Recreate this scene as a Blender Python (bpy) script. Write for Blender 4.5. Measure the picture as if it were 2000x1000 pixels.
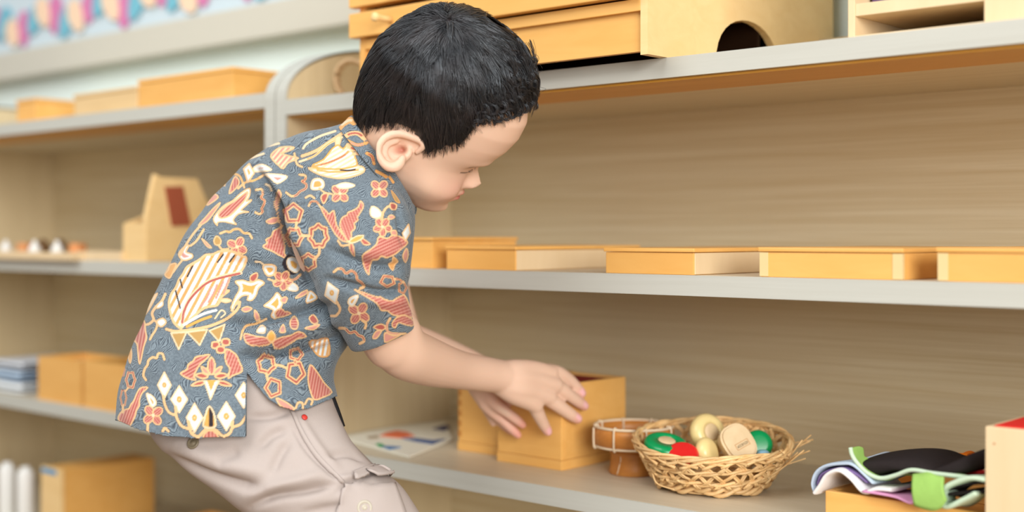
import bpy, bmesh, math, random
import numpy as np
from mathutils import Vector, Matrix
random.seed(7)
for o in list(bpy.data.objects):
    bpy.data.objects.remove(o)
SC = bpy.context.scene
COL = SC.collection

# ---------------------------------------------------------------- camera
FPX = 2545.0            # focal length in pixels of the 2000 px wide frame
HY = 459.0              # horizon row
ZC = 0.62               # camera height (m)
TH = math.atan2(.668, .744)
CT, ST = math.cos(TH), math.sin(TH)
cam = bpy.data.cameras.new('camera')
cam.sensor_width = 36.0
cam.lens = FPX / 2000 * 36
cam.shift_y = -(500 - HY) / 2000
cam.clip_start = 0.05
cam.dof.use_dof = True
cam.dof.focus_distance = 1.47
cam.dof.aperture_fstop = 1.9
cam_o = bpy.data.objects.new('camera', cam)
cam_o.location = (0, 0, ZC)
cam_o.rotation_euler = (math.pi / 2, 0, TH)
COL.objects.link(cam_o)
SC.camera = cam_o

# ---------------------------------------------------------------- light
wd = bpy.data.worlds.new('World')
SC.world = wd
wd.use_nodes = True
bgn = wd.node_tree.nodes['Background']
bgn.inputs[0].default_value = (0.96, 0.975, 0.97, 1)
bgn.inputs[1].default_value = 0.48

def area_light(name, loc, target, sx, sy, power, col):
    l = bpy.data.lights.new(name, 'AREA')
    l.shape = 'RECTANGLE'
    l.size, l.size_y = sx, sy
    l.energy = power
    l.color = col
    o = bpy.data.objects.new(name, l)
    o.location = loc
    d = Vector(target) - Vector(loc)
    o.rotation_euler = d.to_track_quat('-Z', 'Y').to_euler()
    COL.objects.link(o)
    return o
# window daylight from the right and a broad overhead light, both sources unseen
area_light('window_light', (2.9, -1.25, 1.50), (-1.3, 1.3, 0.6), 2.3, 1.8, 212, (1.0, 0.985, 0.96))
area_light('overhead_light', (-1.5, -0.7, 2.6), (-1.5, 1.2, 0.8), 2.8, 1.6, 66, (1.0, 0.99, 0.97))

SC.view_settings.view_transform = 'Standard'
SC.view_settings.look = 'None'
SC.view_settings.gamma = 1
SC.view_settings.use_curve_mapping = False
SC.view_settings.exposure = 0.0

# ---------------------------------------------------------------- pixel -> place helpers (measuring only)
def W(px, py, D):
    r = (px - 1000) / FPX * D
    return Vector((r * CT - D * ST, r * ST + D * CT, ZC + (HY - py) / FPX * D))
def onZ(px, py, z):
    return W(px, py, (ZC - z) * FPX / (py - HY))
def onY(px, py, Y):
    return W(px, py, Y / ((px - 1000) / FPX * ST + CT))
def onX(px, py, X):
    return W(px, py, X / ((px - 1000) / FPX * CT - ST))

# ---------------------------------------------------------------- materials
def lin(r, g, b):
    f = lambda c: (c / 255 / 12.92) if c / 255 <= .04045 else ((c / 255 + .055) / 1.055) ** 2.4
    return (f(r), f(g), f(b), 1)
MATS = {}
def new_mat(name):
    m = bpy.data.materials.new(name)
    m.use_nodes = True
    nt = m.node_tree
    return m, nt, nt.nodes['Principled BSDF'], nt.nodes, nt.links
def plain(name, col, rough=.6, spec=.3, noise=0.0, nscale=40, bump=0.0, coat=0, sss=0):
    if name in MATS: return MATS[name]
    m, nt, b, N, L = new_mat(name)
    b.inputs['Roughness'].default_value = rough
    b.inputs['Specular IOR Level'].default_value = spec
    b.inputs['Coat Weight'].default_value = coat
    c = lin(*col)
    tc = N.new('ShaderNodeTexCoord')
    nz = N.new('ShaderNodeTexNoise'); nz.inputs['Scale'].default_value = nscale; nz.inputs['Detail'].default_value = 4
    L.new(tc.outputs['Object'], nz.inputs['Vector'])
    mx = N.new('ShaderNodeMix'); mx.data_type = 'RGBA'
    mx.inputs[6].default_value = tuple(x * (1 - noise) for x in c[:3]) + (1,)
    mx.inputs[7].default_value = tuple(min(1, x * (1 + noise)) for x in c[:3]) + (1,)
    L.new(nz.outputs['Fac'], mx.inputs[0])
    L.new(mx.outputs[2], b.inputs['Base Color'])
    if bump:
        bp = N.new('ShaderNodeBump'); bp.inputs['Strength'].default_value = bump; bp.inputs['Distance'].default_value = .002
        L.new(nz.outputs['Fac'], bp.inputs['Height']); L.new(bp.outputs[0], b.inputs['Normal'])
    MATS[name] = m
    return m
def wood(name, c1, c2, stretch=(3, 60, 60), rough=.5, spec=.35, contrast=1.0, bump=.05, random_obj=0.0, detail=6):
    """streaky grain: noise stretched along one axis, two tones"""
    if name in MATS: return MATS[name]
    m, nt, b, N, L = new_mat(name)
    tc = N.new('ShaderNodeTexCoord'); mp = N.new('ShaderNodeMapping')
    mp.inputs['Scale'].default_value = stretch
    L.new(tc.outputs['Object'], mp.inputs['Vector'])
    nz = N.new('ShaderNodeTexNoise'); nz.inputs['Scale'].default_value = 1; nz.inputs['Detail'].default_value = detail
    nz.inputs['Roughness'].default_value = .6; nz.inputs['Distortion'].default_value = .6
    L.new(mp.outputs[0], nz.inputs['Vector'])
    cr = N.new('ShaderNodeValToRGB')
    cr.color_ramp.elements[0].position = .5 - .22 / contrast
    cr.color_ramp.elements[1].position = .5 + .22 / contrast
    cr.color_ramp.elements[0].color = lin(*c2); cr.color_ramp.elements[1].color = lin(*c1)
    L.new(nz.outputs['Fac'], cr.inputs[0])
    last = cr.outputs[0]
    if random_obj:
        oi = N.new('ShaderNodeObjectInfo'); hs = N.new('ShaderNodeHueSaturation')
        mr = N.new('ShaderNodeMapRange'); mr.inputs[3].default_value = 1 - random_obj; mr.inputs[4].default_value = 1 + random_obj
        L.new(oi.outputs['Random'], mr.inputs[0]); L.new(mr.outputs[0], hs.inputs['Value']); L.new(last, hs.inputs['Color'])
        last = hs.outputs[0]
    L.new(last, b.inputs['Base Color'])
    b.inputs['Roughness'].default_value = rough
    b.inputs['Specular IOR Level'].default_value = spec
    bp = N.new('ShaderNodeBump'); bp.inputs['Strength'].default_value = bump; bp.inputs['Distance'].default_value = .001
    L.new(nz.outputs['Fac'], bp.inputs['Height']); L.new(bp.outputs[0], b.inputs['Normal'])
    MATS[name] = m
    return m
LAM = wood('laminate_grain', (220, 206, 174), (201, 181, 142), (2.2, 30, 120), .45, .35, 1.0, .03)
LAMV = wood('laminate_grain_side', (218, 200, 164), (204, 184, 146), (60, 60, 2.5), .45, .35, 1.0, .03)
LAMT = wood('laminate_top', (212, 202, 180), (200, 188, 164), (2.5, 60, 60), .4, .4, .9, .02)
EDGE = wood('edge_banding', (194, 195, 187), (184, 184, 175), (3, 60, 140), .45, .35, .8, .02)
BEECH = wood('beech_orange', (238, 186, 108), (226, 168, 88), (6, 30, 50), .42, .4, .8, .04, .05)
BEECHV = wood('beech_orange_upright', (238, 184, 106), (224, 166, 86), (30, 30, 5), .42, .4, .8, .04, .05)
BEECHP = wood('beech_pale', (240, 208, 152), (230, 194, 134), (6, 30, 50), .45, .4, .8, .04, .04)
PLY = wood('plywood_pale', (230, 206, 168), (222, 196, 154), (30, 30, 5), .5, .3, .8, .03)
OAK = wood('orange_strip', (212, 160, 72), (196, 140, 54), (3, 40, 60), .4, .35, .8, .03)
CANE = wood('cane', (238, 204, 150), (214, 168, 108), (60, 60, 60), .45, .4, 1.0, .1, .13)
BAMBOO = wood('bamboo', (206, 140, 66), (176, 106, 44), (20, 20, 60), .4, .45, .9, .05, .05)
DARK = plain('recess_shade', (40, 24, 12), .8, .1)
WALLM = plain('wall_paint', (236, 250, 246), .8, .2, .02, 8)

# ---------------------------------------------------------------- mesh helpers
def bx(bm, x0, x1, y0, y1, z0, z1, bev=0.0, seg=2):
    r = bmesh.ops.create_cube(bm, size=1)
    vs = r['verts']
    for v in vs:
        v.co = Vector(((x0 + x1) / 2 + v.co.x * (x1 - x0), (y0 + y1) / 2 + v.co.y * (y1 - y0), (z0 + z1) / 2 + v.co.z * (z1 - z0)))
    if bev:
        es = list({e for v in vs for e in v.link_edges})
        bmesh.ops.bevel(bm, geom=es, offset=bev, segments=seg, affect='EDGES', profile=.6)
    return bm
def prism(bm, pts, axis, a0, a1, bev=0.0):
    """extrude a 2-D outline (list of pairs) along an axis"""
    mk = {'x': lambda p, a: (a, p[0], p[1]), 'y': lambda p, a: (p[0], a, p[1]), 'z': lambda p, a: (p[0], p[1], a)}[axis]
    A = [bm.verts.new(mk(p, a0)) for p in pts]
    B = [bm.verts.new(mk(p, a1)) for p in pts]
    n = len(pts)
    fs = [bm.faces.new(A), bm.faces.new(B[::-1])]
    for i in range(n):
        fs.append(bm.faces.new((A[i], B[i], B[(i + 1) % n], A[(i + 1) % n])))
    bmesh.ops.recalc_face_normals(bm, faces=fs)
    if bev:
        es = [e for e in bm.edges if e.verts[0] in A and e.verts[1] in A or e.verts[0] in B and e.verts[1] in B]
        bmesh.ops.bevel(bm, geom=es, offset=bev, segments=2, affect='EDGES')
    return bm
def lathe(bm, prof, n=32, cap=True):
    """prof: list of (r, z)"""
    rings = []
    for r, z in prof:
        rings.append([bm.verts.new((r * math.cos(2 * math.pi * k / n), r * math.sin(2 * math.pi * k / n), z)) for k in range(n)])
    for a, b in zip(rings[:-1], rings[1:]):
        for k in range(n):
            bm.faces.new((a[k], a[(k + 1) % n], b[(k + 1) % n], b[k]))
    if cap:
        bm.faces.new(rings[0][::-1]); bm.faces.new(rings[-1])
    bmesh.ops.recalc_face_normals(bm, faces=bm.faces[:])
    return bm
def tube(bm, pts, rad, n=6, flat=1.0, closed=False, cap=True):
    """swept tube through points; rad scalar or list; flat squashes the section across its binormal"""
    pts = [Vector(p) for p in pts]
    m = len(pts)
    R = rad if hasattr(rad, '__len__') else [rad] * m
    rings = []
    up = Vector((0.13, 0.21, 1)).normalized()
    for i, p in enumerate(pts):
        if closed: t = pts[(i + 1) % m] - pts[i - 1]
        else: t = pts[min(i + 1, m - 1)] - pts[max(i - 1, 0)]
        if t.length < 1e-9: t = Vector((0, 0, 1))
        t.normalize()
        s = t.cross(up)
        if s.length < 1e-3: s = t.cross(Vector((1, 0, 0)))
        s.normalize(); u = s.cross(t)
        rings.append([bm.verts.new(p + R[i] * (s * math.cos(2 * math.pi * k / n) * flat + u * math.sin(2 * math.pi * k / n))) for k in range(n)])
    pr = list(zip(rings[:-1], rings[1:]))
    if closed: pr.append((rings[-1], rings[0]))
    for a, b in pr:
        for k in range(n):
            bm.faces.new((a[k], a[(k + 1) % n], b[(k + 1) % n], b[k]))
    if cap and not closed:
        bm.faces.new(rings[0][::-1]); bm.faces.new(rings[-1])
    bmesh.ops.recalc_face_normals(bm, faces=bm.faces[:])
    return bm
def obj(name, bm, mat, parent=None, loc=None, rot=None, smooth=False):
    me = bpy.data.meshes.new(name)
    bm.to_mesh(me); bm.free()
    if mat: me.materials.append(mat)
    if smooth:
        for p in me.polygons: p.use_smooth = True
    o = bpy.data.objects.new(name, me)
    COL.objects.link(o)
    if parent: o.parent = parent
    if loc is not None: o.location = loc
    if rot is not None: o.rotation_euler = rot
    return o
def NB(): return bmesh.new()
def tag(o, label=None, cat=None, group=None, kind=None):
    if label: o['label'] = label
    if cat: o['category'] = cat
    if group: o['group'] = group
    if kind: o['kind'] = kind
    return o
def thing(name, label, cat, loc=(0, 0, 0), rotz=0.0, group=None):
    o = bpy.data.objects.new(name, None)
    o.empty_display_size = .05
    o.location = loc; o.rotation_euler = (0, 0, rotz)
    COL.objects.link(o)
    return tag(o, label, cat, group)
def catmull(pts, n=8, closed=False):
    P = [np.array(p, float) for p in pts]
    out = []
    m = len(P)
    rng = range(m) if closed else range(m - 1)
    for i in rng:
        p0 = P[i - 1] if (closed or i > 0) else 2 * P[0] - P[1]
        p1 = P[i]; p2 = P[(i + 1) % m]
        p3 = P[(i + 2) % m] if (closed or i + 2 < m) else 2 * P[-1] - P[-2]
        for k in range(n):
            t = k / n
            out.append(.5 * ((2 * p1) + (-p0 + p2) * t + (2 * p0 - 5 * p1 + 4 * p2 - p3) * t * t + (-p0 + 3 * p1 - 3 * p2 + p3) * t ** 3))
    if not closed: out.append(P[-1])
    return out
# ================================================================ the setting
YF = 1.2295             # front plane of the shelving
YB = 1.583              # face of the back panels
YW = 1.656              # wall
TK = .0235
ZT, ZM, ZB, ZK = .8235, .5745, .309, .049     # top faces: top, middle, lower shelf, base shelf
o = obj('floor', bx(NB(), -6, 4, -4, YW, -.05, 0), wood('floor_wood', (158, 130, 98), (138, 110, 80), (2, 20, 20)))
tag(o, kind='structure')
o = obj('wall_back', bx(NB(), -6, 4, YW, YW + .1, 0, 2.8), WALLM); tag(o, kind='structure')

ZARC = .828
def shelf_unit(label, X0, X1, ztop):
    """X0, X1: inner faces of the side panels"""
    t = thing('shelf_unit', label, 'shelf unit', (X0, YF, 0), group=None)
    Wd = X1 - X0; dp = YB - YF
    tp = .0235
    for s, x0, x1 in ((0, -tp, 0), (1, Wd, Wd + tp)):
        # upright with a rounded front top corner rising above the top shelf
        prof = [(.004, 0), (dp + .012, 0), (dp + .012, ZARC + .088)]
        a, b = .20, .088
        for k in range(0, 15):
            an = math.pi / 2 * (1 - k / 14)
            prof.append((.004 + a - a * math.cos(an), ZARC + b * math.sin(an)))
        p = obj('side_panel', prism(NB(), prof, 'x', x0, x1), LAMV, t)
        # pale edge band following the front of the panel
        bm = NB()
        line = [(0, 0), (0, ZARC * .5), (0, ZARC)]
        for k in range(1, 15):
            an = math.pi / 2 * k / 14
            line.append((a - a * math.cos(an), ZARC + b * math.sin(an)))
        line.append((dp, ZARC + b))
        outer = line
        inner = []
        for i, q in enumerate(line):
            q0 = line[max(i - 1, 0)]; q1 = line[min(i + 1, len(line) - 1)]
            d = Vector((q1[0] - q0[0], q1[1] - q0[1])).normalized()
            inner.append((q[0] + d.y * .0042, q[1] - d.x * .0042))
        prism(bm, outer + inner[::-1], 'x', x0, x1)
        obj('edge_band', bm, EDGE, p)
    obj('back_panel', bx(NB(), 0, Wd, dp, dp + .012, .0, ztop + .06), LAM, t)
    for z in (ztop, ZM, ZB, ZK):
        s = obj('shelf_board', bx(NB(), 0, Wd, .0015, dp, z - TK, z), LAMT, t)
        obj('edge_band', bx(NB(), .0002, Wd - .0002, -.0005, .0013, z - TK + .0002, z - .0002), EDGE, s)
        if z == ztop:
            obj('front_strip', bx(NB(), .0005, Wd - .0005, .006, .11, z - TK - .003, z - TK - .0003), OAK, s)  # thin orange wood strip under the front of the top shelf
    obj('plinth', bx(NB(), 0, Wd, .03, .045, 0, ZK - TK), LAM, t)
    return t
XR0, XR1 = -1.5617, .35
shelf_unit('pale laminate shelf unit that the boy reaches into, with boxes and baskets', XR0, XR1, ZT)
XL1 = XR0 - .0235 * 2 - .003
XL0 = -2.891
ZTL = .8375
shelf_unit('blurred pale laminate shelf unit behind the boy\'s back', XL0, XL1, ZTL)

# whiteboard with beige frame and paper border on the wall, upper left
t = thing('notice_board', 'pale blue notice board with beige frame high on the wall', 'notice board', (0, YW, 0))
zb = 1.040
FR = plain('board_frame', (206, 203, 190), .5, .3, .02)
obj('board_panel', bx(NB(), -4.6, -.35, -.018, -.002, zb, 1.95), plain('board_face', (206, 222, 230), .4, .3, .01), t)
obj('frame_rail', bx(NB(), -4.63, -.32, -.05, -.001, zb - .025, zb + .045, .004), FR, t)
obj('frame_rail', bx(NB(), -4.63, -.32, -.045, -.001, 1.93, 1.98, .004), FR, t)
pal = [plain('paper_pink', (214, 128, 176), .8), plain('paper_blue', (120, 188, 208), .8), plain('paper_peach', (246, 214, 184), .8), plain('paper_green', (170, 206, 170), .8)]
bord = thing('paper_garland', 'pastel pink, blue and green paper leaf border along the notice board', 'garland', (0, YW - .02, zb + .045))
for i in range(30):
    x = -3.6 + i * .052
    bm = NB()
    ln = .075 + .03 * ((i * 7) % 5) / 5
    pts = []
    for k in range(12):
        a = 2 * math.pi * k / 12
        pts.append((.030 * math.cos(a) * (1 + .25 * math.sin(a)), ln * .5 * math.sin(a)))
    prism(bm, pts, 'y', -.004, -.001)
    obj('paper_leaf', bm, pal[(i * 5 + i // 3) % 4], bord, (x, -.002 * (i % 3), .030 + ln * .45 + .018 * math.sin(i * 1.3)), (0, .7 * math.sin(i * 2.1), 0))
# ================================================================ boxes on the middle shelf
def lidded_box(label, px0, px1, ytop, depth, Y=YF + .006, z=ZM, mat=BEECH, lidt=.005, group='shallow lidded wooden boxes on the middle shelf', tapes=False, wmin=None, pale=False):
    a = onY(px0, 500, Y); b = onY(px1, 500, Y); tp = onY(px1, ytop, Y).z
    w = b.x - a.x if wmin is None else wmin
    h = tp - z
    t = thing('wooden_box', label, 'box', (b.x - w, Y, z), 0, group)
    bm = bx(NB(), 0, w, 0, depth, 0, h - lidt, .0012)
    body = obj('body', bm, mat, t)
    if pale: obj('side_panel', bx(NB(), w - .0005, w + .0012, .0015, depth - .0015, .0008, h - lidt - .0004, .0004), PLY, t)  # pale layer: the lit look of the right side put into its colour
    bm = bx(NB(), -.002, w + .002, -.002, depth + .002, h - lidt + .0004, h, .0012)
    obj('lid', bm, mat, t)
    if tapes:
        tm = plain('clear_tape', (224, 200, 146), .3, .5)
        obj('corner_tape', bx(NB(), -.0006, .010, -.0006, .004, .001, h - lidt - .0005), tm, body)
        obj('corner_tape', bx(NB(), w - .010, w + .0006, -.0006, .004, .001, h - lidt - .0005), tm, body)
    return t
lidded_box('small dark-sided wooden box beside the boy\'s shirt front', 760, 845, 463.5, .17, YF + .012)
lidded_box('shallow wooden lidded box second from the boy on the middle shelf', 872, 1007, 481, .262, pale=True)
lidded_box('shallow wooden lidded box in the middle of the row, right side coloured as if lit', 1183, 1355, 485, .262, YF + .004, pale=True)
lidded_box('wide wooden lidded box with pale taped corners', 1485, 1762, 485, .262, YF + .004, tapes=True)
lidded_box('wooden lidded box cut off by the right edge of the picture', 1833, 2075, 485, .262, YF + .004, tapes=True)

# ================================================================ geometric cabinet on the top shelf
Yc = 1.192
xc0 = onY(703, 100, Yc).x; xc1 = onY(1265, 100, Yc).x
cw = xc1 - xc0; cd = 1.622 - Yc; ch = .26
cab = thing('drawer_cabinet', 'orange wooden cabinet with shallow drawers and arched side opening', 'cabinet', (xc0, Yc, ZT))
th = .010
# right side with an arched opening
ya, yb = onX(1398, 104, xc1).y - Yc, onX(1521, 88, xc1).y - Yc
ztop_a = onX(1458, 40, xc1).z - ZT
prof = [(0, 0), (ya, 0)]
for k in range(1, 16):
    an = math.pi * k / 16
    prof.append(((ya + yb) / 2 - (yb - ya) / 2 * math.cos(an), ztop_a * math.sin(an) ** .8))
prof += [(yb, 0), (cd, 0), (cd, ch), (0, ch)]
obj('side_panel', prism(NB(), prof, 'x', cw - th, cw), BEECHP, cab)
obj('side_panel', bx(NB(), 0, th, 0, cd, 0, ch), BEECHV, cab)
obj('back', bx(NB(), th, cw - th, cd - .006, cd, 0, ch), BEECH, cab)
obj('top', bx(NB(), -.004, cw + .004, -.004, cd + .002, ch, ch + .012, .002), BEECH, cab)
zr = onY(985, 52, Yc).z - ZT
obj('bottom_board', bx(NB(), th, cw - th, .075, cd - .006, 0, .005), BEECH, cab)
obj('lower_panel', bx(NB(), th, cw - th - .001, .006, .014, .005, zr - .004), BEECH, cab)
obj('rail', bx(NB(), th, cw - th, .0, .10, zr - .004, zr + .010, .001), BEECH, cab)
obj('shade_sheet', bx(NB(), th, cw - th, .25, .256, .005, ch), DARK, cab)  # dark sheet: the shade inside the cabinet put into its colour
dz = onY(683, 75, Yc - .012).z - ZT
dh = onY(681, 28, Yc - .012).z - ZT - dz
xdl = onY(681, 50, Yc - .012).x - xc0
for k in range(3):
    z0 = dz + k * (dh + .008)
    if k == 2: hh = ch - .004 - z0
    else: hh = dh
    d = obj('drawer', bx(NB(), xdl if k < 2 else .012, cw - th - .002, -.012, .003, z0, z0 + hh, .0015), BEECH, cab)
    obj('drawer_tray', bx(NB(), th + .003, cw - th - .003, .003, .24, z0 + .002, z0 + .006), BEECH, d)
    for xk in (.075,):
        bm = NB(); lathe(bm, [(.0045, 0), (.0038, .012), (.0046, .022), (.0062, .027), (.0058, .030), (.003, .0315)], 16)
        obj('knob', bm, BEECHP, d, (xk, -.012, z0 + hh * .5), (math.pi / 2, 0, 0), True)

# ================================================================ pale plywood cubby on the top shelf, right
Yp = YF + .03
xp0 = onY(1656, 60, Yp).x; xp1 = onY(1922, 40, Yp).x
pw = xp1 - xp0 + .10
cub = thing('plywood_cubby', 'pale plywood pigeonhole rack at the top right', 'rack', (xp0, Yp, ZT))
pd = .20
obj('side_panel', bx(NB(), 0, .008, 0, pd, 0, .30, .0008), PLY, cub)
obj('divider', bx(NB(), xp1 - xp0, xp1 - xp0 + .05, 0, pd, 0, .30, .0008), PLY, cub)
obj('side_panel', bx(NB(), pw, pw + .008, 0, pd, 0, .30, .0008), PLY, cub)
obj('back', bx(NB(), .008, pw, pd - .005, pd, 0, .30), PLY, cub)
obj('bottom_board', bx(NB(), .008, xp1 - xp0, 0.001, pd - .005, 0, .006), PLY, cub)
zs = onY(1700, 28, Yp).z - ZT
for k in range(3):
    obj('shelf', bx(NB(), .008, xp1 - xp0, .001, pd - .005, zs + k * .07, zs + .013 + k * .07, .0006), PLY, cub)
bm = bx(NB(), 0, .12, 0, .12, 0, .022, .002)
tag(obj('purple_tray', bm, plain('purple_card', (96, 72, 110), .7), None, (xp0 + .012, Yp + .03, ZT + zs + .0132)), 'dark purple card stack inside the plywood rack', 'card stack')

# ================================================================ left shelf unit: boxes on top
def simple_box(label, px0, px1, ytop, depth, Y, z, mat=BEECHP, name='wooden_box', group=None, lid=True):
    a = onY(px0, 200, Y); b = onY(px1, 200, Y); h = onY(px1, ytop, Y).z - z
    t = thing(name, label, 'box', (a.x, Y, z), 0, group)
    w = b.x - a.x
    l = .007 if lid else 0
    obj('body', bx(NB(), 0, w, 0, depth, 0, h - l - .0004, .0015), mat, t)
    if lid: obj('lid', bx(NB(), -.0015, w + .0015, -.0015, depth + .001, h - l, h, .0015), mat, t)
    return t
GB = 'wooden boxes on top of the far shelf unit'
simple_box('smallest orange box on top of the far shelf unit, farthest left', 33, 70, 191, .17, YF + .015, ZTL, BEECH, group=GB)
simple_box('dull tan box between two others on top of the far shelf unit', 145, 268, 168, .05, YF + .010, ZTL, wood('tan_wood', (226, 196, 146), (214, 182, 132), (6, 30, 50)), group=GB)
simple_box('largest orange box on top of the far shelf unit, beside the rounded upright', 271, 455, 130, .16, YF + .012, ZTL, BEECH, group=GB)

# red-panelled wooden holder on the far middle shelf
h0 = onY(286, 503, YF + .012); Xh = h0.x; hwid = Xh - onY(240, 503, YF + .012).x
def hp(px, py):
    q = onX(px, py, Xh)
    return (q.y - h0.y, q.z - ZM)
base = thing('card_holder', 'wooden holder with a sloped front and dark red panel', 'holder', (Xh, h0.y, ZM))
prof = [(0, 0), (0, hp(286, 425)[1]), hp(290, 405), hp(296, 375), hp(304, 340), hp(316, 346), hp(386, 349), hp(425, 440), (hp(425, 440)[0], 0)]
obj('side_board', prism(NB(), prof, 'x', -.012, 0, .001), BEECHP, base)
obj('side_board', prism(NB(), [(0, 0), (0, hp(286, 436)[1]), (.03, hp(286, 424)[1]), (.09, hp(286, 395)[1]), (prof[-1][0], hp(286, 395)[1]), (prof[-1][0], 0)], 'x', -hwid, -hwid + .012, .001), BEECHP, base)
obj('back_board', bx(NB(), -hwid + .012, -.012, prof[-1][0] - .012, prof[-1][0], 0, hp(286, 436)[1] * .95), BEECH, base)
obj('front_board', bx(NB(), -hwid + .012, -.012, .0, .010, 0, hp(286, 436)[1]), BEECHP, base)
obj('bottom_board', bx(NB(), -hwid + .012, -.012, .010, prof[-1][0] - .012, 0, .008), BEECH, base)
rp = [hp(321, 365), hp(356, 364), hp(372, 440), hp(335, 442)]
obj('red_panel', prism(NB(), rp, 'x', 0, .003), plain('dark_red', (160, 84, 58), .7, .2, .05), base)
# trays with sorting pieces on the far middle shelf, left
def flat_tray(label, px0, px1, Y, z, depth, h, mat):
    a = onY(px0, 500, Y); b = onY(px1, 500, Y)
    t = thing('wooden_tray', label, 'tray', (a.x, Y, z)); w = b.x - a.x
    obj('base', bx(NB(), 0, w, 0, depth, 0, .004), mat, t)
    for x0, x1, y0, y1 in ((0, w, 0, .007), (0, w, depth - .007, depth), (0, .007, .007, depth - .007), (w - .007, w, .007, depth - .007)):
        obj('rim', bx(NB(), x0, x1, y0, y1, .0042, h, .001), mat, t)
    return t
flat_tray('pale wooden sorting tray holding small pieces on the far middle shelf', -40, 140, YF - .018, ZM, .19, .014, PLY)
flat_tray('empty pale wooden tray beside the sorting pieces', 146, 236, YF + .006, ZM, .15, .016, PLY)
WHITE = plain('white_gloss', (232, 232, 228), .35, .4)
items = [(12, .05, 'w', 'white wooden bead at the picture\'s left edge on the tray'), (68, .03, 'w', 'white wooden bead nearest the tray front'), (50, .09, 'o', 'orange wooden cube on the sorting tray'),
         (84, .08, 'b', 'olive brown pine cone on the sorting tray'), (112, .045, 'w', 'white wooden bead right of the pine cones'), (118, .11, 'b', 'dark brown pine cone at the tray\'s far corner'), (152, .12, 'o', 'orange wooden cube behind the empty tray')]
for px, dy, k, lb in items:
    q = onY(px, 500, YF + dy)
    z = ZM + .0045
    if k == 'w':
        bm = NB(); lathe(bm, [(.008, 0), (.011, .004), (.012, .012), (.009, .020), (.004, .024), (.005, .028), (.002, .031)], 16)
        tag(obj('wooden_bead', bm, WHITE, None, (q.x, q.y, z), None, True), lb, 'bead', 'sorting pieces')
    elif k == 'o':
        tag(obj('wooden_cube', bx(NB(), -.012, .012, -.012, .012, 0, .024, .002), plain('orange_paint', (222, 150, 96), .6), None, (q.x, q.y, z if px < 140 else ZM + .0045), (0, 0, .4)), lb, 'cube', 'sorting pieces')
    else:
        bm = NB()
        prof = []
        for j in range(9):
            u = j / 8
            prof.append((.013 * math.sin(math.pi * (.12 + .86 * u)) * (1 + .18 * (j % 2)) + .001, .034 * u))
        lathe(bm, prof, 12)
        tag(obj('pine_cone', bm, plain('cone_brown', (104, 78, 50), .8, .2, .2, 300), None, (q.x, q.y, z), None, True), lb, 'pine cone', 'sorting pieces')

# third shelf of the far unit: folded cloths and two small orange boxes
CL = [plain('cloth_white', (228, 232, 234), .9, .1, .03, 60, .2), plain('cloth_blue', (178, 198, 218), .9, .1, .05, 60, .2), plain('cloth_grey', (206, 210, 216), .9, .1, .04, 60, .2)]
def folded(label, x, y, z, w, d, h, mat, rz=0):
    bm = NB()
    # folded cloth: three soft layers wrapped at one side
    pts = []
    for k in range(60):
        u = k / 59
        lay = u * 3
        i = int(min(lay, 2.999)); f = lay - i
        yy = f if i % 2 == 0 else 1 - f
        zz = h * (.12 + .36 * i) + h * .05 * math.sin(6 * yy + i)
        pts.append((yy * d, zz))
    A = []; Bv = []
    for (yy, zz) in pts:
        A.append(bm.verts.new((0, yy, zz))); Bv.append(bm.verts.new((w, yy + .003 * math.sin(yy * 40), zz - h * .04)))
    for i in range(59):
        bm.faces.new((A[i], A[i + 1], Bv[i + 1], Bv[i]))
    o = obj('folded_cloth', bm, mat, None, (x, y, z), (0, 0, rz), True)
    so = o.modifiers.new('thick', 'SOLIDIFY'); so.thickness = h * .2; so.offset = 0
    sb = o.modifiers.new('sub', 'SUBSURF'); sb.levels = sb.render_levels = 1
    return tag(o, label, 'cloth', 'folded cloths on the far shelf')
q = onY(-30, 700, YF + .02)
folded('lowest folded white cloth with a pink print on the far shelf', q.x, YF + .015, ZB + .001, .16, .16, .020, CL[0])
folded('folded light blue cloth in the middle of the stack', q.x - .02, YF + .02, ZB + .024, .165, .16, .017, CL[1])
folded('uppermost folded grey-white cloth of the stack', q.x - .03, YF + .03, ZB + .044, .165, .15, .016, CL[2])
def open_box(label, px0, px1, ytop, depth, Y, z, mat, inner=None, group=None, wall=.006):
    a = onY(px0, 700, Y); b = onY(px1, 700, Y); h = onY(px1, ytop, Y).z - z; w = b.x - a.x
    t = thing('open_wooden_box', label, 'box', (a.x, Y, z), 0, group)
    obj('base', bx(NB(), 0, w, 0, depth, 0, .006), mat, t)
    obj('front', bx(NB(), 0, w, 0, wall, .0061, h, .001), mat, t)
    obj('back', bx(NB(), 0, w, depth - wall, depth, .0061, h, .001), mat, t)
    obj('side', bx(NB(), 0, wall, wall, depth - wall, .0061, h, .001), mat, t)
    obj('side', bx(NB(), w - wall, w, wall, depth - wall, .0061, h, .001), mat, t)
    if inner:
        f = obj('filling', bx(NB(), wall + .001, w - wall - .001, wall + .001, depth - wall - .001, .0065, h * .86, .002), inner, t)
    return t
GO = 'small orange boxes on the far shelf'
open_box('small orange box next to the folded cloths', 74, 158, 706, .10, YF + .012, ZB, BEECH, BEECHP, GO)
open_box('small orange box with dark pieces inside, nearer the boy', 164, 262, 716, .10, YF + .012, ZB, BEECH, plain('dark_brown_beads', (70, 44, 26), .6, .3, .4, 260, .5), GO)
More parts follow.
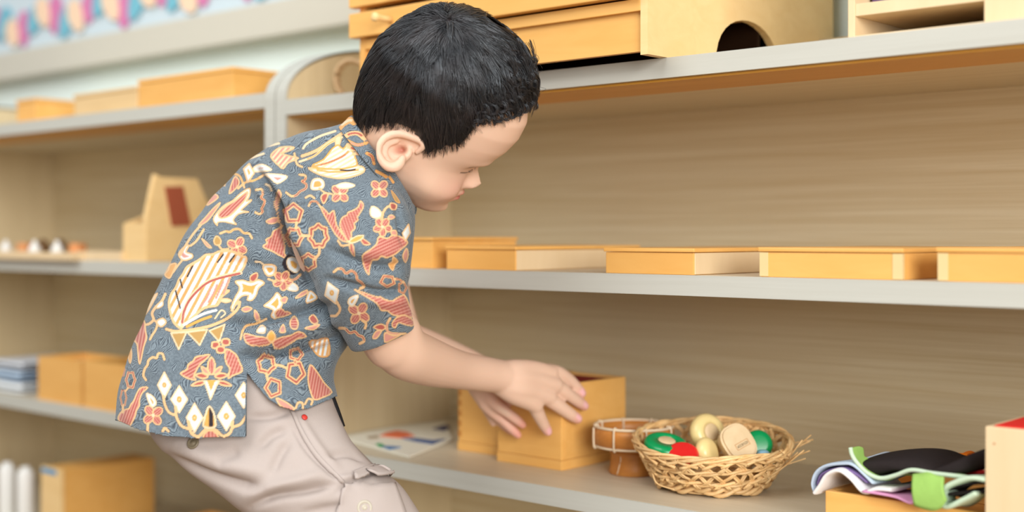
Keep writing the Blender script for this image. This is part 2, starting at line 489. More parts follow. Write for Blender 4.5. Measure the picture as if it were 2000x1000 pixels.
# bottom shelf of the far unit
for k, px in enumerate((-22, 14, 50)):
    q = onY(px, 980, YF + .045)
    bm = NB(); lathe(bm, [(.015, 0), (.017, .004), (.017, .098), (.0155, .104), (.010, .106), (.010, .112), (.003, .114)], 20)
    tag(obj('white_bottle', bm, WHITE, None, (q.x, q.y, ZK), None, True), ['white bottle cut off by the left edge of the picture', 'middle white bottle on the lowest far shelf', 'white bottle touching the tan box on the lowest far shelf'][k], 'bottle', 'white bottles on the lowest shelf')
Y = YF + .012
a = onY(80, 980, Y); b = onY(118, 980, Y); h = onY(118, 918, Y).z - ZK
t = thing('wooden_box', 'tall orange wooden box with a blue sticker on the lowest far shelf', 'box', (a.x, Y, ZK)); w = b.x - a.x
obj('front', bx(NB(), 0, w, 0, .008, 0, h, .001), BEECHP, t)
obj('body', bx(NB(), 0, w, .0082, .20, 0, h - .002, .001), BEECH, t)
obj('sticker', bx(NB(), .003, w * .8, -.0006, .0, h - .012, h - .003), plain('blue_sticker', (60, 150, 200), .5), t)
Y = YF + .012
a = onY(300, 990, Y); b = onY(520, 990, Y)
t = flat_tray('orange wooden tray on the lowest shelf behind the boy\'s legs', 262, 520, Y, ZK, .16, .07, BEECH)
# ================================================================ things on the lower shelf
# wooden box the boy is holding, and the one behind it
def tall_box(label, pl, pr, ytop, depth, joints=False, width=None):
    a, b = onZ(*pl, ZB), onZ(*pr, ZB)
    Y = (a.y + b.y) / 2
    w = (b.x - a.x) if width is None else width
    h = onY(pr[0] if width is None else pl[0], ytop, Y).z - ZB
    t = thing('open_wooden_box', label, 'box', (a.x, Y, ZB), 0, 'tall wooden boxes on the lower shelf')
    wl = .007
    obj('base', bx(NB(), -.001, w + .001, -.001, depth + .001, 0, .013, .0012), BEECH, t)
    f = obj('front', bx(NB(), 0, w, 0, wl, .0132, h, .0012), BEECH, t)
    obj('back', bx(NB(), 0, w, depth - wl, depth, .0132, h, .0012), BEECH, t)
    obj('side', bx(NB(), 0, wl, wl, depth - wl, .0132, h, .0012), BEECH, t)
    obj('side', bx(NB(), w - wl, w, wl, depth - wl, .0132, h, .0012), BEECH, t)
    if joints:
        jm = plain('end_grain', (196, 132, 62), .6)
        for k in range(6):
            z = .020 + k * (h - .024) / 6
            obj('finger_joint', bx(NB(), -.0003, .006, -.0003, .004, z, z + .0085), jm, f)
    return t, w, h, wl
t, w, h, wl = tall_box('wooden box gripped by both of the boy\'s hands', (973, 900), (1096, 920), 752, .140)
bl_o = t.location.copy()
def card(name, label, x0, x1, y0, y1, z1, mat, cat):
    return tag(obj(name, bx(NB(), x0, x1, y0, y1, 0, z1, .001), mat, None, (bl_o.x, bl_o.y, ZB + .0135)), label, cat)
card('black_card_stack', 'black card sheets inside the gripped box', wl + .002, w - wl - .002, wl + .002, .070, h - .020, plain('black_card', (30, 26, 28), .7), 'card stack')
card('red_card_stack', 'dark red card sheets at the back of the gripped box', wl + .002, w - wl - .002, .072, .131, h - .0165, plain('red_card', (150, 26, 32), .7), 'card stack')
tall_box('wooden box with finger joints standing behind the boy\'s forearm', (887, 880), (955, 885), 727, .13, True, .112)

# puzzle sheet with coloured shapes
zs_ = ZB + .0005
c4 = [onZ(662, 858, zs_), onZ(800, 895, zs_), onZ(884, 862, zs_), onZ(870, 826, zs_), onZ(760, 838, zs_)]
sheet = thing('picture_mat', 'pale picture mat with coloured shapes lying on the lower shelf', 'mat', (c4[0].x, c4[0].y, zs_))
o0 = Vector((c4[0].x, c4[0].y))
obj('mat', prism(NB(), [(c.x - o0.x, c.y - o0.y) for c in c4], 'z', 0, .003, .0005), plain('mat_paper', (226, 222, 206), .7), sheet)
def shape(name, pxs, colr):
    bm = NB(); pp = [onZ(x, y, zs_ + .003) for x, y in pxs]
    prism(bm, [(p.x - o0.x, p.y - o0.y) for p in pp], 'z', .003, .0042)
    obj(name, bm, plain(name + '_paint', colr, .6), sheet)
shape('orange_piece', [(742, 852), (755, 846), (775, 842), (795, 845), (810, 852), (780, 856)], (222, 110, 70))
shape('blue_piece', [(785, 857), (815, 857), (845, 861), (870, 858), (845, 868), (812, 863)], (66, 92, 140))
shape('green_piece', [(734, 868), (742, 867), (752, 871), (743, 874)], (48, 160, 96))
shape('sky_piece', [(746, 873), (760, 872), (784, 874), (760, 879)], (92, 132, 176))
shape('navy_piece', [(845, 838), (868, 831), (880, 834), (868, 842)], (60, 58, 96))
shape('brown_piece', [(716, 854), (738, 852), (740, 856), (722, 857)], (150, 128, 100))

# bamboo bowl on a foot
cb = onZ(1238, 924, ZB)
bowl = thing('bamboo_bowl', 'round bamboo bowl on a foot with white cane lashings', 'bowl', (cb.x, cb.y, ZB))
BH = .038
bm = NB(); lathe(bm, [(.031, 0), (.033, .002), (.031, .010), (.030, BH - .014), (.033, BH - .006), (.027, BH - .006), (.026, .002)], 40)
obj('foot', bm, BAMBOO, bowl, None, None, True)
bm = NB(); lathe(bm, [(.002, BH - .010), (.030, BH - .008), (.044, BH - .002), (.049, BH + .004), (.047, BH + .005), (.030, BH - .004), (.002, BH - .006)], 48)
obj('dish', bm, BAMBOO, bowl, None, None, True)
bm = NB(); lathe(bm, [(.049, BH), (.0515, BH + .001), (.0525, BH + .014), (.0515, BH + .0235), (.049, BH + .0235), (.048, BH + .014), (.0475, BH + .001)], 56, False)
obj('hoop', bm, BAMBOO, bowl, None, None, True)
LASH = plain('pale_cane', (226, 206, 176), .5, .4, .06, 300)
bm = NB(); tube(bm, [(.0515 * math.cos(a), .0515 * math.sin(a), BH + .0245) for a in np.linspace(0, 2 * math.pi, 49)[:-1]], .0018, 8, 1, True); obj('rim_cane', bm, LASH, bowl, None, None, True)
bm = NB(); tube(bm, [(.051 * math.cos(a), .051 * math.sin(a), BH - .001) for a in np.linspace(0, 2 * math.pi, 49)[:-1]], .0015, 8, 1, True); obj('rim_cane', bm, LASH, bowl, None, None, True)
for k in range(8):
    a = 2 * math.pi * k / 8 + .15
    lo = [(.0475, BH + .002), (.0475, BH + .023), (.050, BH + .0265), (.0540, BH + .023), (.0540, BH), (.051, BH - .003)]
    bm = NB(); tube(bm, [(r * math.cos(a), r * math.sin(a), z) for r, z in catmull(lo, 4, True)], .0013, 6, 1, True)
    obj('lashing', bm, LASH, bowl, None, None, True)
bm = NB(); tube(bm, catmull([(.004, -.034, BH - .012), (.006, -.037, .02), (.003, -.040, .004)], 5), .0006, 5); obj('loose_cane', bm, LASH, bowl, None, None, True)
bm = NB()
bmesh.ops.create_icosphere(bm, subdivisions=3, radius=.019)
for v in bm.verts: v.co = Vector((v.co.x * 1.25, v.co.y, max(v.co.z, -.004) * .62 + .0025 * math.sin(v.co.x * 260) * math.sin(v.co.y * 210)))
tag(obj('white_cloth_ball', bm, plain('white_felt', (226, 226, 232), .9, .1), None, (cb.x + .012, cb.y + .008, ZB + BH + .0035), None, True), 'small white cloth bundle lying in the bamboo bowl', 'cloth')

# woven cane basket
ck = onZ(1391, 952, ZB)
bask = thing('cane_basket', 'woven cane basket filled with wooden rattle pieces', 'basket', (ck.x, ck.y, ZB))
tw = Vector((-ck.x, -ck.y, 0)).normalized()        # towards the photographer: the near rim sags
def bpt(a, u, dr=0.0, dz=0.0):
    """a: angle, u: 0 base .. 1 rim"""
    r = .066 + .022 * u ** .8 + .007 * u + dr
    p = Vector((r * math.cos(a), r * math.sin(a), 0))
    hgt = .0555 - .0105 * (p.x * tw.x + p.y * tw.y) / .09
    p.z = .004 + hgt * u + dz + .0012 * math.sin(3 * a + 4 * u)
    return p
rngb = random.Random(4)
def strand(name, pts, r, flat=1.0, mat=CANE):
    bm = NB(); tube(bm, pts, r, 6, flat); return obj(name, bm, mat, bask, None, None, True)
# floor of the basket
bm = NB(); lathe(bm, [(.002, .002), (.060, .002), (.064, .004), (.060, .006), (.002, .005)], 40); obj('basket_floor', bm, CANE, bask, None, None, True)
# base coil: three twisted canes
for j in range(4):
    pts = [bpt(a, 0, .0025 * math.cos(9 * a + j * 1.57) + .001, .0035 + .0042 * math.sin(9 * a + j * 1.57) + .002 * j) for a in np.linspace(0, 2 * math.pi, 110)]
    strand('base_cane', pts, .0030)
for j in range(2):
    pts = [bpt(a, .30 + .03 * j, .0015 * math.cos(12 * a + j * 3.14), .0015 * math.sin(12 * a + j * 3.14)) for a in np.linspace(0, 2 * math.pi, 120)]
    strand('waist_cane', pts, .0020)
# slanting stakes, two families crossing each other
NK = 26
for k in range(NK):
    a0 = 2 * math.pi * k / NK
    for fam in (0, 1):
        for tw2 in (0, 1):
            pts = []
            for i in range(11):
                u = .18 + .80 * i / 10
                a = a0 + (1 if fam else -1) * (.62 * (u - .18)) + tw2 * .035
                pts.append(bpt(a, u, (.0022 if (fam + i // 2 + k) % 2 else -.0016)))
            strand('stake', pts, .0016, 1.0)
# rim: sweeping border of long canes
for k in range(22):
    a0 = 2 * math.pi * k / 22 + rngb.uniform(-.05, .05)
    pts = []
    for i in range(16):
        t_ = i / 15
        a = a0 + 1.15 * t_
        pts.append(bpt(a, .80 + .24 * math.sin(math.pi * t_) , .0035 * math.cos(math.pi * 2 * t_) + .001, .002 * math.sin(5 * t_ + k)))
    strand('rim_cane', pts, .0021)
for j in range(3):
    pts = [bpt(a, 1.0, .003 * math.cos(7 * a + j * 2.1), .0026 * math.sin(7 * a + j * 2.1)) for a in np.linspace(0, 2 * math.pi, 120)]
    strand('rim_cane', pts, .0019)
for j in range(2):
    pts = [bpt(a, .62 + .02 * j, .002 * math.cos(13 * a + j * 3.14) + .0006, .0012 * math.sin(13 * a + j * 3.14)) for a in np.linspace(0, 2 * math.pi, 120)]
    strand('waist_cane', pts, .0019)
# loose cane ends sticking out to the right
ar_ = math.atan2(-tw.y, -tw.x) - 1.75
rt = Vector((CT, ST, 0))
ar0 = math.atan2(rt.y, rt.x)
for k in range(9):
    s_ = bpt(ar0 - .55 + .08 * k, .40 + .05 * k)
    e_ = s_ + rt * rngb.uniform(.024, .040) + Vector((0, 0, rngb.uniform(.006, .032))) + tw * rngb.uniform(-.005, .01)
    st_ = bpt(ar0 - 1.15 + .08 * k, .28 + .05 * k)
    strand('loose_end', catmull([st_, s_ + rt * .002, e_], 6), .0010)
al_ = math.atan2(-rt.y, -rt.x)
strand('loose_end', catmull([bpt(al_ + .35, .34, .004), bpt(al_ + .45, .12, .008), bpt(al_ + .75, .0, .004, .001)], 6), .0010)

# toys in the basket
WOODP = wood('rattle_wood', (230, 206, 166), (214, 186, 142), (40, 40, 8), .5, .35)
GREEN = plain('green_gloss', (0, 150, 84), .25, .5); YEL = plain('cream_gloss', (240, 216, 150), .3, .5); REDG = plain('red_gloss', (226, 40, 40), .3, .5); LBL = plain('pale_blue_gloss', (150, 200, 226), .3, .5)
def rattle(label, px, py, D, r, hgt, tilt_to, col_, plug=.42, name='wooden_rattle'):
    """rounded wooden disc with painted rim and a bare wooden centre"""
    p = W(px, py, D)
    t = thing(name, label, 'toy', p, 0, 'painted wooden rattle pieces in the basket')
    q = Vector(tilt_to).normalized().to_track_quat('Z', 'Y').to_euler()
    t.rotation_euler = q
    prof = []
    for k in range(13):
        a = -math.pi / 2 + math.pi * k / 12
        prof.append((r - hgt * .5 + hgt * .5 * math.cos(a), hgt * .5 * math.sin(a)))
    prof = [(.001, -hgt * .5)] + prof + [(r * plug, hgt * .5), (r * plug, hgt * .40), (.001, hgt * .40)]
    bm = NB(); lathe(bm, prof, 48); obj('painted_ring', bm, col_, t, None, None, True)
    if plug > .05:
        bm = NB(); lathe(bm, [(.001, hgt * .405), (r * plug * .96, hgt * .405), (r * plug * .96, hgt * .46), (r * plug * .80, hgt * .53), (.001, hgt * .53)], 32); obj('wood_centre', bm, WOODP, t, None, None, True)
    return t
up3 = Vector((0, 0, 1)); away = Vector((-ST, CT, 0)); right3 = Vector((CT, ST, 0))
rattle('green ring-shaped rattle with a bare wooden centre, left in the basket', 1301, 870, 1.60, .0275, .015, up3 * 1 - away * .30 + right3 * .12, GREEN, .42)
rattle('large cream rattle standing upright in the basket', 1382, 846, 1.640, .0250, .020, -away * 1 + right3 * .55 + up3 * .38, YEL, .46)
rattle('plain cream half rattle in front of the large one', 1381, 884, 1.590, .0190, .019, -away * .5 + right3 * .8 + up3 * .3, YEL, .0)
rattle('green rattle at the right rim of the basket, mostly hidden', 1481, 868, 1.615, .0180, .017, -away * 1 + up3 * .35, GREEN, .0)
rattle('red rattle peeking over the near rim', 1334, 886, 1.578, .0190, .012, up3 - away * .55, REDG, .0)
rattle('pale blue rattle low beneath the right green one', 1490, 888, 1.600, .0085, .012, up3, LBL, .0)
# bare wooden block with a stamped name
pb = W(1440, 868, 1.600)
blk = thing('wooden_block', 'bare wooden rounded block with a stamped name', 'toy', pb)
zax = (-away * .92 + up3 * .42 + right3 * .05).normalized()
xax = (right3 * .86 + up3 * .52); xax = (xax - zax * xax.dot(zax)).normalized(); yax = zax.cross(xax)
blk.rotation_euler = Matrix((xax, yax, zax)).transposed().to_euler()
pts = []
for k in range(28):
    a = 2 * math.pi * k / 28
    c_, s_ = math.cos(a), math.sin(a)
    pts.append((.0195 * (abs(c_) ** .75) * (1 if c_ > 0 else -1), .0240 * (abs(s_) ** .75) * (1 if s_ > 0 else -1)))
bm = NB(); prism(bm, pts, 'z', -.011, .011, .003)
obj('body', bm, WOODP, blk, None, None, False)
INK = plain('stamp_brown', (104, 78, 48), .8)
def ring_frame(bm, x0, x1, y0, y1, w_):
    for a in ((x0, x1, y0, y0 + w_), (x0, x1, y1 - w_, y1), (x0, x0 + w_, y0 + w_, y1 - w_), (x1 - w_, x1, y0 + w_, y1 - w_)):
        bx(bm, a[0], a[1], a[2], a[3], .0110, .0112)
bm = NB(); ring_frame(bm, -.0072, .0112, -.0085, -.0005, .0007)
obj('stamp_border', bm, plain('stamp_light', (196, 146, 96), .8), blk)
cu = bpy.data.curves.new('stamp_text', 'FONT'); cu.body = 'KIDS-ROOM'; cu.size = .0044; cu.align_x = 'CENTER'; cu.align_y = 'CENTER'; cu.extrude = .0001
to_ = bpy.data.objects.new('stamp_text', cu); COL.objects.link(to_)
dg = bpy.context.evaluated_depsgraph_get()
tm = bpy.data.meshes.new_from_object(to_.evaluated_get(dg)); bpy.data.objects.remove(to_)
to = bpy.data.objects.new('stamp_text', tm); COL.objects.link(to); to.parent = blk; to.location = (.002, -.0045, .0112); to.rotation_euler = (0, 0, math.pi); to.scale = (.62, 1.15, 1)
tm.materials.clear(); tm.materials.append(INK)

# wooden box of fabric pieces, right
Yq = YF + .030
a = onY(1612, 958, Yq); b = onY(1960, 1010, Yq)
hq = a.z - ZB
fb = thing('open_wooden_box', 'low wooden box overflowing with folded fabric, right', 'box', (a.x, Yq, ZB))
w = b.x - a.x; dq = .20
obj('base', bx(NB(), 0, w, 0, dq, 0, .006), BEECH, fb)
obj('front', bx(NB(), 0, w, 0, .007, .0062, hq, .001), BEECH, fb)
obj('back', bx(NB(), 0, w, dq - .007, dq, .0062, hq, .001), BEECH, fb)
obj('side', bx(NB(), 0, .007, .007, dq - .007, .0062, hq, .001), BEECH, fb)
obj('side', bx(NB(), w - .007, w, .007, dq - .007, .0062, hq, .001), BEECH, fb)
def fabric(name, label, pxs, y0, y1, th_, mat, trim=None, wob=.003):
    line = [onY(x, y, Yq + y0) for x, y in [tuple(q) for q in catmull(pxs, 5)]]
    bm = NB(); rows = []
    for k in range(9):
        t_ = k / 8
        rows.append([bm.verts.new((p.x, Yq + y0 + (y1 - y0) * t_, p.z + wob * math.sin(i * .5 + 3 * t_) * t_ - .004 * t_)) for i, p in enumerate(line)])
    for r0, r1 in zip(rows[:-1], rows[1:]):
        for i in range(len(line) - 1): bm.faces.new((r0[i], r0[i + 1], r1[i + 1], r1[i]))
    o = obj(name, bm, mat, None, None, None, True)
    s = o.modifiers.new('thick', 'SOLIDIFY'); s.thickness = th_; s.offset = 0
    sb = o.modifiers.new('sub', 'SUBSURF'); sb.levels = sb.render_levels = 1
    if trim:
        bm = NB(); tube(bm, line, th_ * .75, 8); obj('trim', bm, trim, o, None, None, True)
    return tag(o, label, 'fabric', 'fabric pieces in the low wooden box')
FW, FBL, FPI, FGR, FBK = plain('felt_white', (232, 228, 226), .9, .1, .03, 200, .2), plain('felt_blue', (184, 198, 214), .9, .1, .05, 200, .2), plain('felt_pink', (212, 152, 188), .9, .1, .03, 200, .2), plain('felt_green', (152, 192, 100), .9, .1, .03, 200, .2), plain('felt_black', (44, 38, 38), .9, .1, .1, 200, .2)
FPU = plain('felt_purple', (134, 112, 160), .9, .1, .03); TRG = plain('trim_green', (196, 216, 190), .9, .1); FRD = plain('felt_red', (128, 22, 20), .9, .1)
fabric('fabric_piece', 'pale blue fabric with purple lining at the left of the box', [(1588, 962), (1584, 945), (1590, 925), (1606, 912), (1636, 906), (1662, 908), (1686, 928), (1704, 946)], -.004, .10, .004, FBL)
fabric('fabric_piece', 'purple fabric folded inside the pale blue piece', [(1594, 950), (1604, 926), (1640, 915), (1668, 925), (1694, 944)], .0, .10, .004, FPU)
fabric('fabric_piece', 'white fabric draped over the box\'s left corner', [(1586, 966), (1598, 950), (1612, 928), (1636, 920), (1660, 936), (1684, 962), (1708, 956), (1740, 958)], -.010, .08, .005, FW)
fabric('fabric_piece', 'pink fabric hanging over the box front', [(1680, 960), (1720, 966), (1750, 972), (1780, 984), (1782, 962), (1784, 944)], -.012, .06, .003, FPI)
fabric('fabric_piece', 'green fabric strip with a pale edge curling upwards', [(1661, 874), (1664, 888), (1674, 904), (1694, 924), (1720, 934), (1750, 928), (1780, 918), (1820, 924), (1870, 930), (1925, 938)], .0, .028, .003, FGR, TRG)
bm = NB()
lineA = [onY(x, y, Yq - .014) for x, y in [tuple(q) for q in catmull([(1785, 928), (1800, 926), (1815, 924), (1830, 930), (1845, 934)], 4)]]
lineB = [onY(x, y, Yq - .020) for x, y in [tuple(q) for q in catmull([(1788, 986), (1805, 992), (1825, 996), (1840, 990), (1850, 975)], 4)]]
rows = []
for k in range(9):
    t_ = k / 8
    rows.append([bm.verts.new(p.lerp(q, t_) + Vector((0, -.004 * math.sin(math.pi * t_), 0))) for p, q in zip(lineA, lineB)])
for r0, r1 in zip(rows[:-1], rows[1:]):
    for i in range(len(lineA) - 1): bm.faces.new((r0[i], r0[i + 1], r1[i + 1], r1[i]))
o = obj('fabric_piece', bm, FGR, None, None, None, True); s = o.modifiers.new('thick', 'SOLIDIFY'); s.thickness = .003
tag(o, 'green fabric flap hanging down the box front', 'fabric', 'fabric pieces in the low wooden box')
fabric('fabric_piece', 'pale green edging looped into a cuff at the box front', [(1925, 938), (1890, 934), (1858, 944), (1836, 960), (1834, 982), (1850, 990), (1880, 976), (1905, 962)], -.018, .02, .005, TRG)
fabric('fabric_piece', 'charcoal piece filling the pale green cuff', [(1842, 962), (1860, 950), (1890, 944), (1925, 944), (1925, 958), (1890, 962), (1850, 966)], -.006, .03, .004, FBK)  # dark sheet closing the opening of the looped edging
fabric('fabric_piece', 'dark red felt beneath the black padded piece', [(1870, 930), (1895, 926), (1925, 922)], .02, .08, .005, FRD)
# black padded piece: puffy closed shape
line = [onY(x, y, Yq + .05) for x, y in [tuple(q) for q in catmull([(1684, 908), (1704, 892), (1740, 884), (1790, 881), (1825, 886), (1850, 897), (1872, 903), (1896, 890), (1930, 876), (1940, 905), (1905, 922), (1860, 926), (1815, 922), (1775, 914), (1735, 926), (1700, 926)], 4, True)]]
cc = np.mean([list(p) for p in line], 0)
R = []
for k in range(13):
    a_ = math.pi * (k + .5) / 13
    sc_ = math.sin(a_) ** .5
    yo = -.05 * math.cos(a_)
    R.append(np.array([[cc[0] + (p.x - cc[0]) * (.55 + .45 * sc_), Yq + .055 + yo, cc[2] + (p.z - cc[2]) * sc_] for p in line]))
bm = NB(); rv = [[bm.verts.new(v) for v in r] for r in R]
n_ = len(line)
for r0, r1 in zip(rv[:-1], rv[1:]):
    for i in range(n_): bm.faces.new((r0[i], r0[(i + 1) % n_], r1[(i + 1) % n_], r1[i]))
bm.faces.new(rv[0]); bm.faces.new(rv[-1]); bmesh.ops.recalc_face_normals(bm, faces=bm.faces[:])
tag(obj('fabric_piece', bm, FBK, None, None, None, True), 'puffy black padded fabric on top of the pile', 'fabric', 'fabric pieces in the low wooden box')
fabric('fabric_piece', 'orange fabric edge behind the black padded piece', [(1843, 890), (1855, 887), (1875, 888), (1890, 890)], .10, .13, .004, plain('felt_orange', (226, 120, 30), .9, .1))

# plywood box with red lid at the right edge
Yr = YF + .012
a = onY(1924, 832, Yr)
rb = thing('plywood_box', 'pale plywood box with a bright red inner lid at the right edge', 'box', (a.x, Yr, ZB))
hr = a.z - ZB; wr = .17; dr_ = .13
obj('front', bx(NB(), 0, wr, 0, .006, 0, hr, .0012), PLY, rb)
obj('back', bx(NB(), 0, wr, dr_ - .006, dr_, 0, hr, .0012), PLY, rb)
obj('side', bx(NB(), 0, .006, .0062, dr_ - .0062, 0, hr, .0012), PLY, rb)
obj('side', bx(NB(), wr - .006, wr, .0062, dr_ - .0062, 0, hr, .0012), PLY, rb)
obj('red_lid', bx(NB(), .0065, wr - .0065, .0065, dr_ - .0065, hr - .010, hr + .001, .001), plain('red_felt_lid', (226, 44, 38), .7), rb)
bm = NB(); lathe(bm, [(.0011, 0), (.0011, .0004), (.0002, .0005)], 12); obj('nail', bm, plain('nail', (196, 150, 110), .5), rb, (.009, -.0001, hr - .016), (math.pi / 2, 0, 0))

# twisted dried vine ring on the top shelf behind the boy's head
cr_ = onY(690, 150, YF + .10)
bm = NB()
for j in range(3):
    tube(bm, [(.030 * math.cos(a) + .003 * math.cos(7 * a + j * 2), .004 * math.sin(5 * a + j * 2), .034 + .030 * math.sin(a) + .003 * math.sin(7 * a + j * 2)) for a in np.linspace(0, 2 * math.pi, 50)[:-1]], .0030, 6, 1, True)
tag(obj('vine_ring', bm, plain('vine', (206, 176, 138), .8, .2, .15, 200), None, (cr_.x + .008, cr_.y, ZT - .001), (.25, 0, .3), True), 'small ring of twisted pale vine on the top shelf behind the boy\'s head', 'vine ring')
# ================================================================ the boy: helpers (camera-aligned measuring frame: right, away, up)
def P(px, py, D):
    return np.array([(px - 1000) / FPX * D, D, ZC + (HY - py) / FPX * D])
def PX(V):
    V = np.asarray(V)
    return np.stack([1000 + FPX * V[:, 0] / V[:, 1], HY - FPX * (V[:, 2] - ZC) / V[:, 1]], 1)
PR0 = np.array([-0.215, 1.50, 0.0])          # where he stands
PERS = bpy.data.objects.new('person', None)
COL.objects.link(PERS)
PERS.rotation_euler = (0, 0, TH)
PERS.location = (PR0[0] * CT - PR0[1] * ST, PR0[0] * ST + PR0[1] * CT, 0)
tag(PERS, 'small boy in a blue patterned batik shirt and pale trousers leaning towards the shelf', 'person')

class Soup:
    def __init__(s): s.v = []; s.f = []; s.n = 0
    def add(s, V, Fc):
        V = np.asarray(V, float)
        s.v.append(V); s.f += [tuple(i + s.n for i in q) for q in Fc]; s.n += len(V)
    def rings(s, R, cap=True):
        m, k = len(R), len(R[0])
        V = np.concatenate(R)
        Fc = []
        for i in range(m - 1):
            for j in range(k):
                a = i * k + j; b = i * k + (j + 1) % k
                Fc.append((a, b, b + k, a + k))
        if cap:
            V = np.concatenate([V, [np.mean(R[0], 0)], [np.mean(R[-1], 0)]])
            c0, c1 = m * k, m * k + 1
            for j in range(k):
                Fc.append((c0, (j + 1) % k, j)); Fc.append((c1, (m - 1) * k + j, (m - 1) * k + (j + 1) % k))
        s.add(V, Fc)
    def chain(s, pts, rad, n=14, sub=5, squash=None):
        """smooth tapered limb with rounded ends; squash=(vector, factor) flattens along a direction"""
        Q = np.array(catmull([list(p) + [r] for p, r in zip(pts, rad)], sub))
        C, r = Q[:, :3], Q[:, 3]
        T = np.gradient(C, axis=0); T /= np.linalg.norm(T, axis=1)[:, None]
        # round ends
        pre, post = [], []
        for a in (80, 60, 40, 20):
            a = math.radians(a)
            pre.append((C[0] - T[0] * r[0] * math.sin(a), r[0] * math.cos(a), T[0]))
        for a in (20, 40, 60, 80):
            a = math.radians(a)
            post.append((C[-1] + T[-1] * r[-1] * math.sin(a), r[-1] * math.cos(a), T[-1]))
        seq = pre + [(C[i], r[i], T[i]) for i in range(len(C))] + post
        u = None; R = []
        for c, rr, t in seq:
            if u is None:
                u = np.cross(t, [0.1, .2, 1.0])
            u = u - t * (u @ t); u /= np.linalg.norm(u)
            w = np.cross(t, u)
            a = np.arange(n) * 2 * np.pi / n
            off = rr * (np.cos(a)[:, None] * u + np.sin(a)[:, None] * w)
            if squash is not None:
                d = np.asarray(squash[0], float); d = d / np.linalg.norm(d)
                off = off - (1 - squash[1]) * (off @ d)[:, None] * d
            R.append(c + off)
        s.rings(R)
    def ball(s, c, r, n=16):
        r = np.asarray(r) * np.ones(3)
        R = []
        for i in range(1, n):
            a = np.pi * i / n
            b = np.arange(2 * n) * np.pi / n
            R.append(np.asarray(c) + np.stack([np.sin(a) * np.cos(b) * r[0], np.sin(a) * np.sin(b) * r[1], np.full(2 * n, np.cos(a) * r[2])], 1))
        s.rings(R)
    def mesh(s, name):
        me = bpy.data.meshes.new(name)
        me.from_pydata(np.concatenate(s.v).tolist(), [], s.f)
        return me
def mesh_arrays(me):
    n = len(me.vertices)
    V = np.empty(n * 3); me.vertices.foreach_get('co', V); V = V.reshape(-1, 3)
    nl = len(me.loops); li = np.empty(nl, int); me.loops.foreach_get('vertex_index', li)
    npg = len(me.polygons); st = np.empty(npg, int); me.polygons.foreach_get('loop_start', st)
    to = np.empty(npg, int); me.polygons.foreach_get('loop_total', to)
    return V, li, st, to
def remesh(soup, voxel):
    """union of the closed pieces into one continuous surface"""
    me = soup.mesh('tmp')
    o = bpy.data.objects.new('tmp', me)
    COL.objects.link(o)
    bmx = bmesh.new(); bmx.from_mesh(me); bmesh.ops.recalc_face_normals(bmx, faces=bmx.faces[:]); bmx.to_mesh(me); bmx.free()
    m = o.modifiers.new('r', 'REMESH'); m.mode = 'VOXEL'; m.voxel_size = voxel; m.adaptivity = 0
    dg = bpy.context.evaluated_depsgraph_get()
    ev = o.evaluated_get(dg).to_mesh()
    V, li, st, to = mesh_arrays(ev)
    assert (to == 4).all() or True
    quads = [tuple(li[a:a + b]) for a, b in zip(st, to)] if not (to == 4).all() else li.reshape(-1, 4)
    Q = np.array(quads)
    o.evaluated_get(dg).to_mesh_clear()
    bpy.data.objects.remove(o); bpy.data.meshes.remove(me)
    return V, Q
def edges_of(Q):
    E = np.concatenate([Q[:, [0, 1]], Q[:, [1, 2]], Q[:, [2, 3]], Q[:, [3, 0]]])
    E.sort(axis=1)
    key = E[:, 0].astype(np.int64) * (Q.max() + 1) + E[:, 1]
    _, ix = np.unique(key, return_index=True)
    return E[ix]
def smooth(V, E, it, lam=.5, mask=None):
    """Laplacian relaxing; with a mask only the masked region is visited"""
    n = len(V); V = V.copy()
    if mask is not None:
        act = mask > .01
        E = E[act[E[:, 0]] | act[E[:, 1]]]
        sel = np.unique(E)
        loc = -np.ones(n, int); loc[sel] = np.arange(len(sel))
        Es = loc[E]; X = V[sel]; w = (lam * mask[sel] * act[sel])[:, None]
    else:
        sel = slice(None); Es = E; X = V; w = lam
    m = len(X)
    deg = np.bincount(Es.ravel(), minlength=m).astype(float); deg[deg == 0] = 1
    for _ in range(it):
        A = np.empty_like(X)
        for k in range(3):
            A[:, k] = (np.bincount(Es[:, 0], X[Es[:, 1], k], m) + np.bincount(Es[:, 1], X[Es[:, 0], k], m)) / deg
        X = X + w * (A - X)
    V[sel] = X
    return V
def normals(V, Q):
    fn = np.cross(V[Q[:, 2]] - V[Q[:, 0]], V[Q[:, 3]] - V[Q[:, 1]])
    N = np.zeros_like(V)
    for k in range(4):
        for c in range(3):
            N[:, c] += np.bincount(Q[:, k], fn[:, c], len(V))
    N /= np.linalg.norm(N, axis=1)[:, None] + 1e-12
    return N
def finish(name, V, Q, mat, parent, colors=None, smooth_shade=True, alpha=None):
    me = bpy.data.meshes.new(name)
    me.vertices.add(len(V)); me.vertices.foreach_set('co', (V - PR0).ravel())
    Q = np.asarray(Q)
    me.loops.add(Q.size); me.loops.foreach_set('vertex_index', Q.ravel().astype(np.int32))
    me.polygons.add(len(Q)); me.polygons.foreach_set('loop_start', (np.arange(len(Q)) * Q.shape[1]).astype(np.int32))
    me.update(calc_edges=True)
    me.validate()
    if smooth_shade: me.polygons.foreach_set('use_smooth', np.ones(len(me.polygons), bool))
    if colors is not None:
        ca = me.color_attributes.new('Col', 'FLOAT_COLOR', 'POINT')
        C = np.ones((len(V), 4)); C[:, :3] = colors
        if alpha is not None: C[:, 3] = alpha
        ca.data.foreach_set('color', C.ravel())
    me.materials.append(mat)
    o = bpy.data.objects.new(name, me); COL.objects.link(o); o.parent = parent
    return o
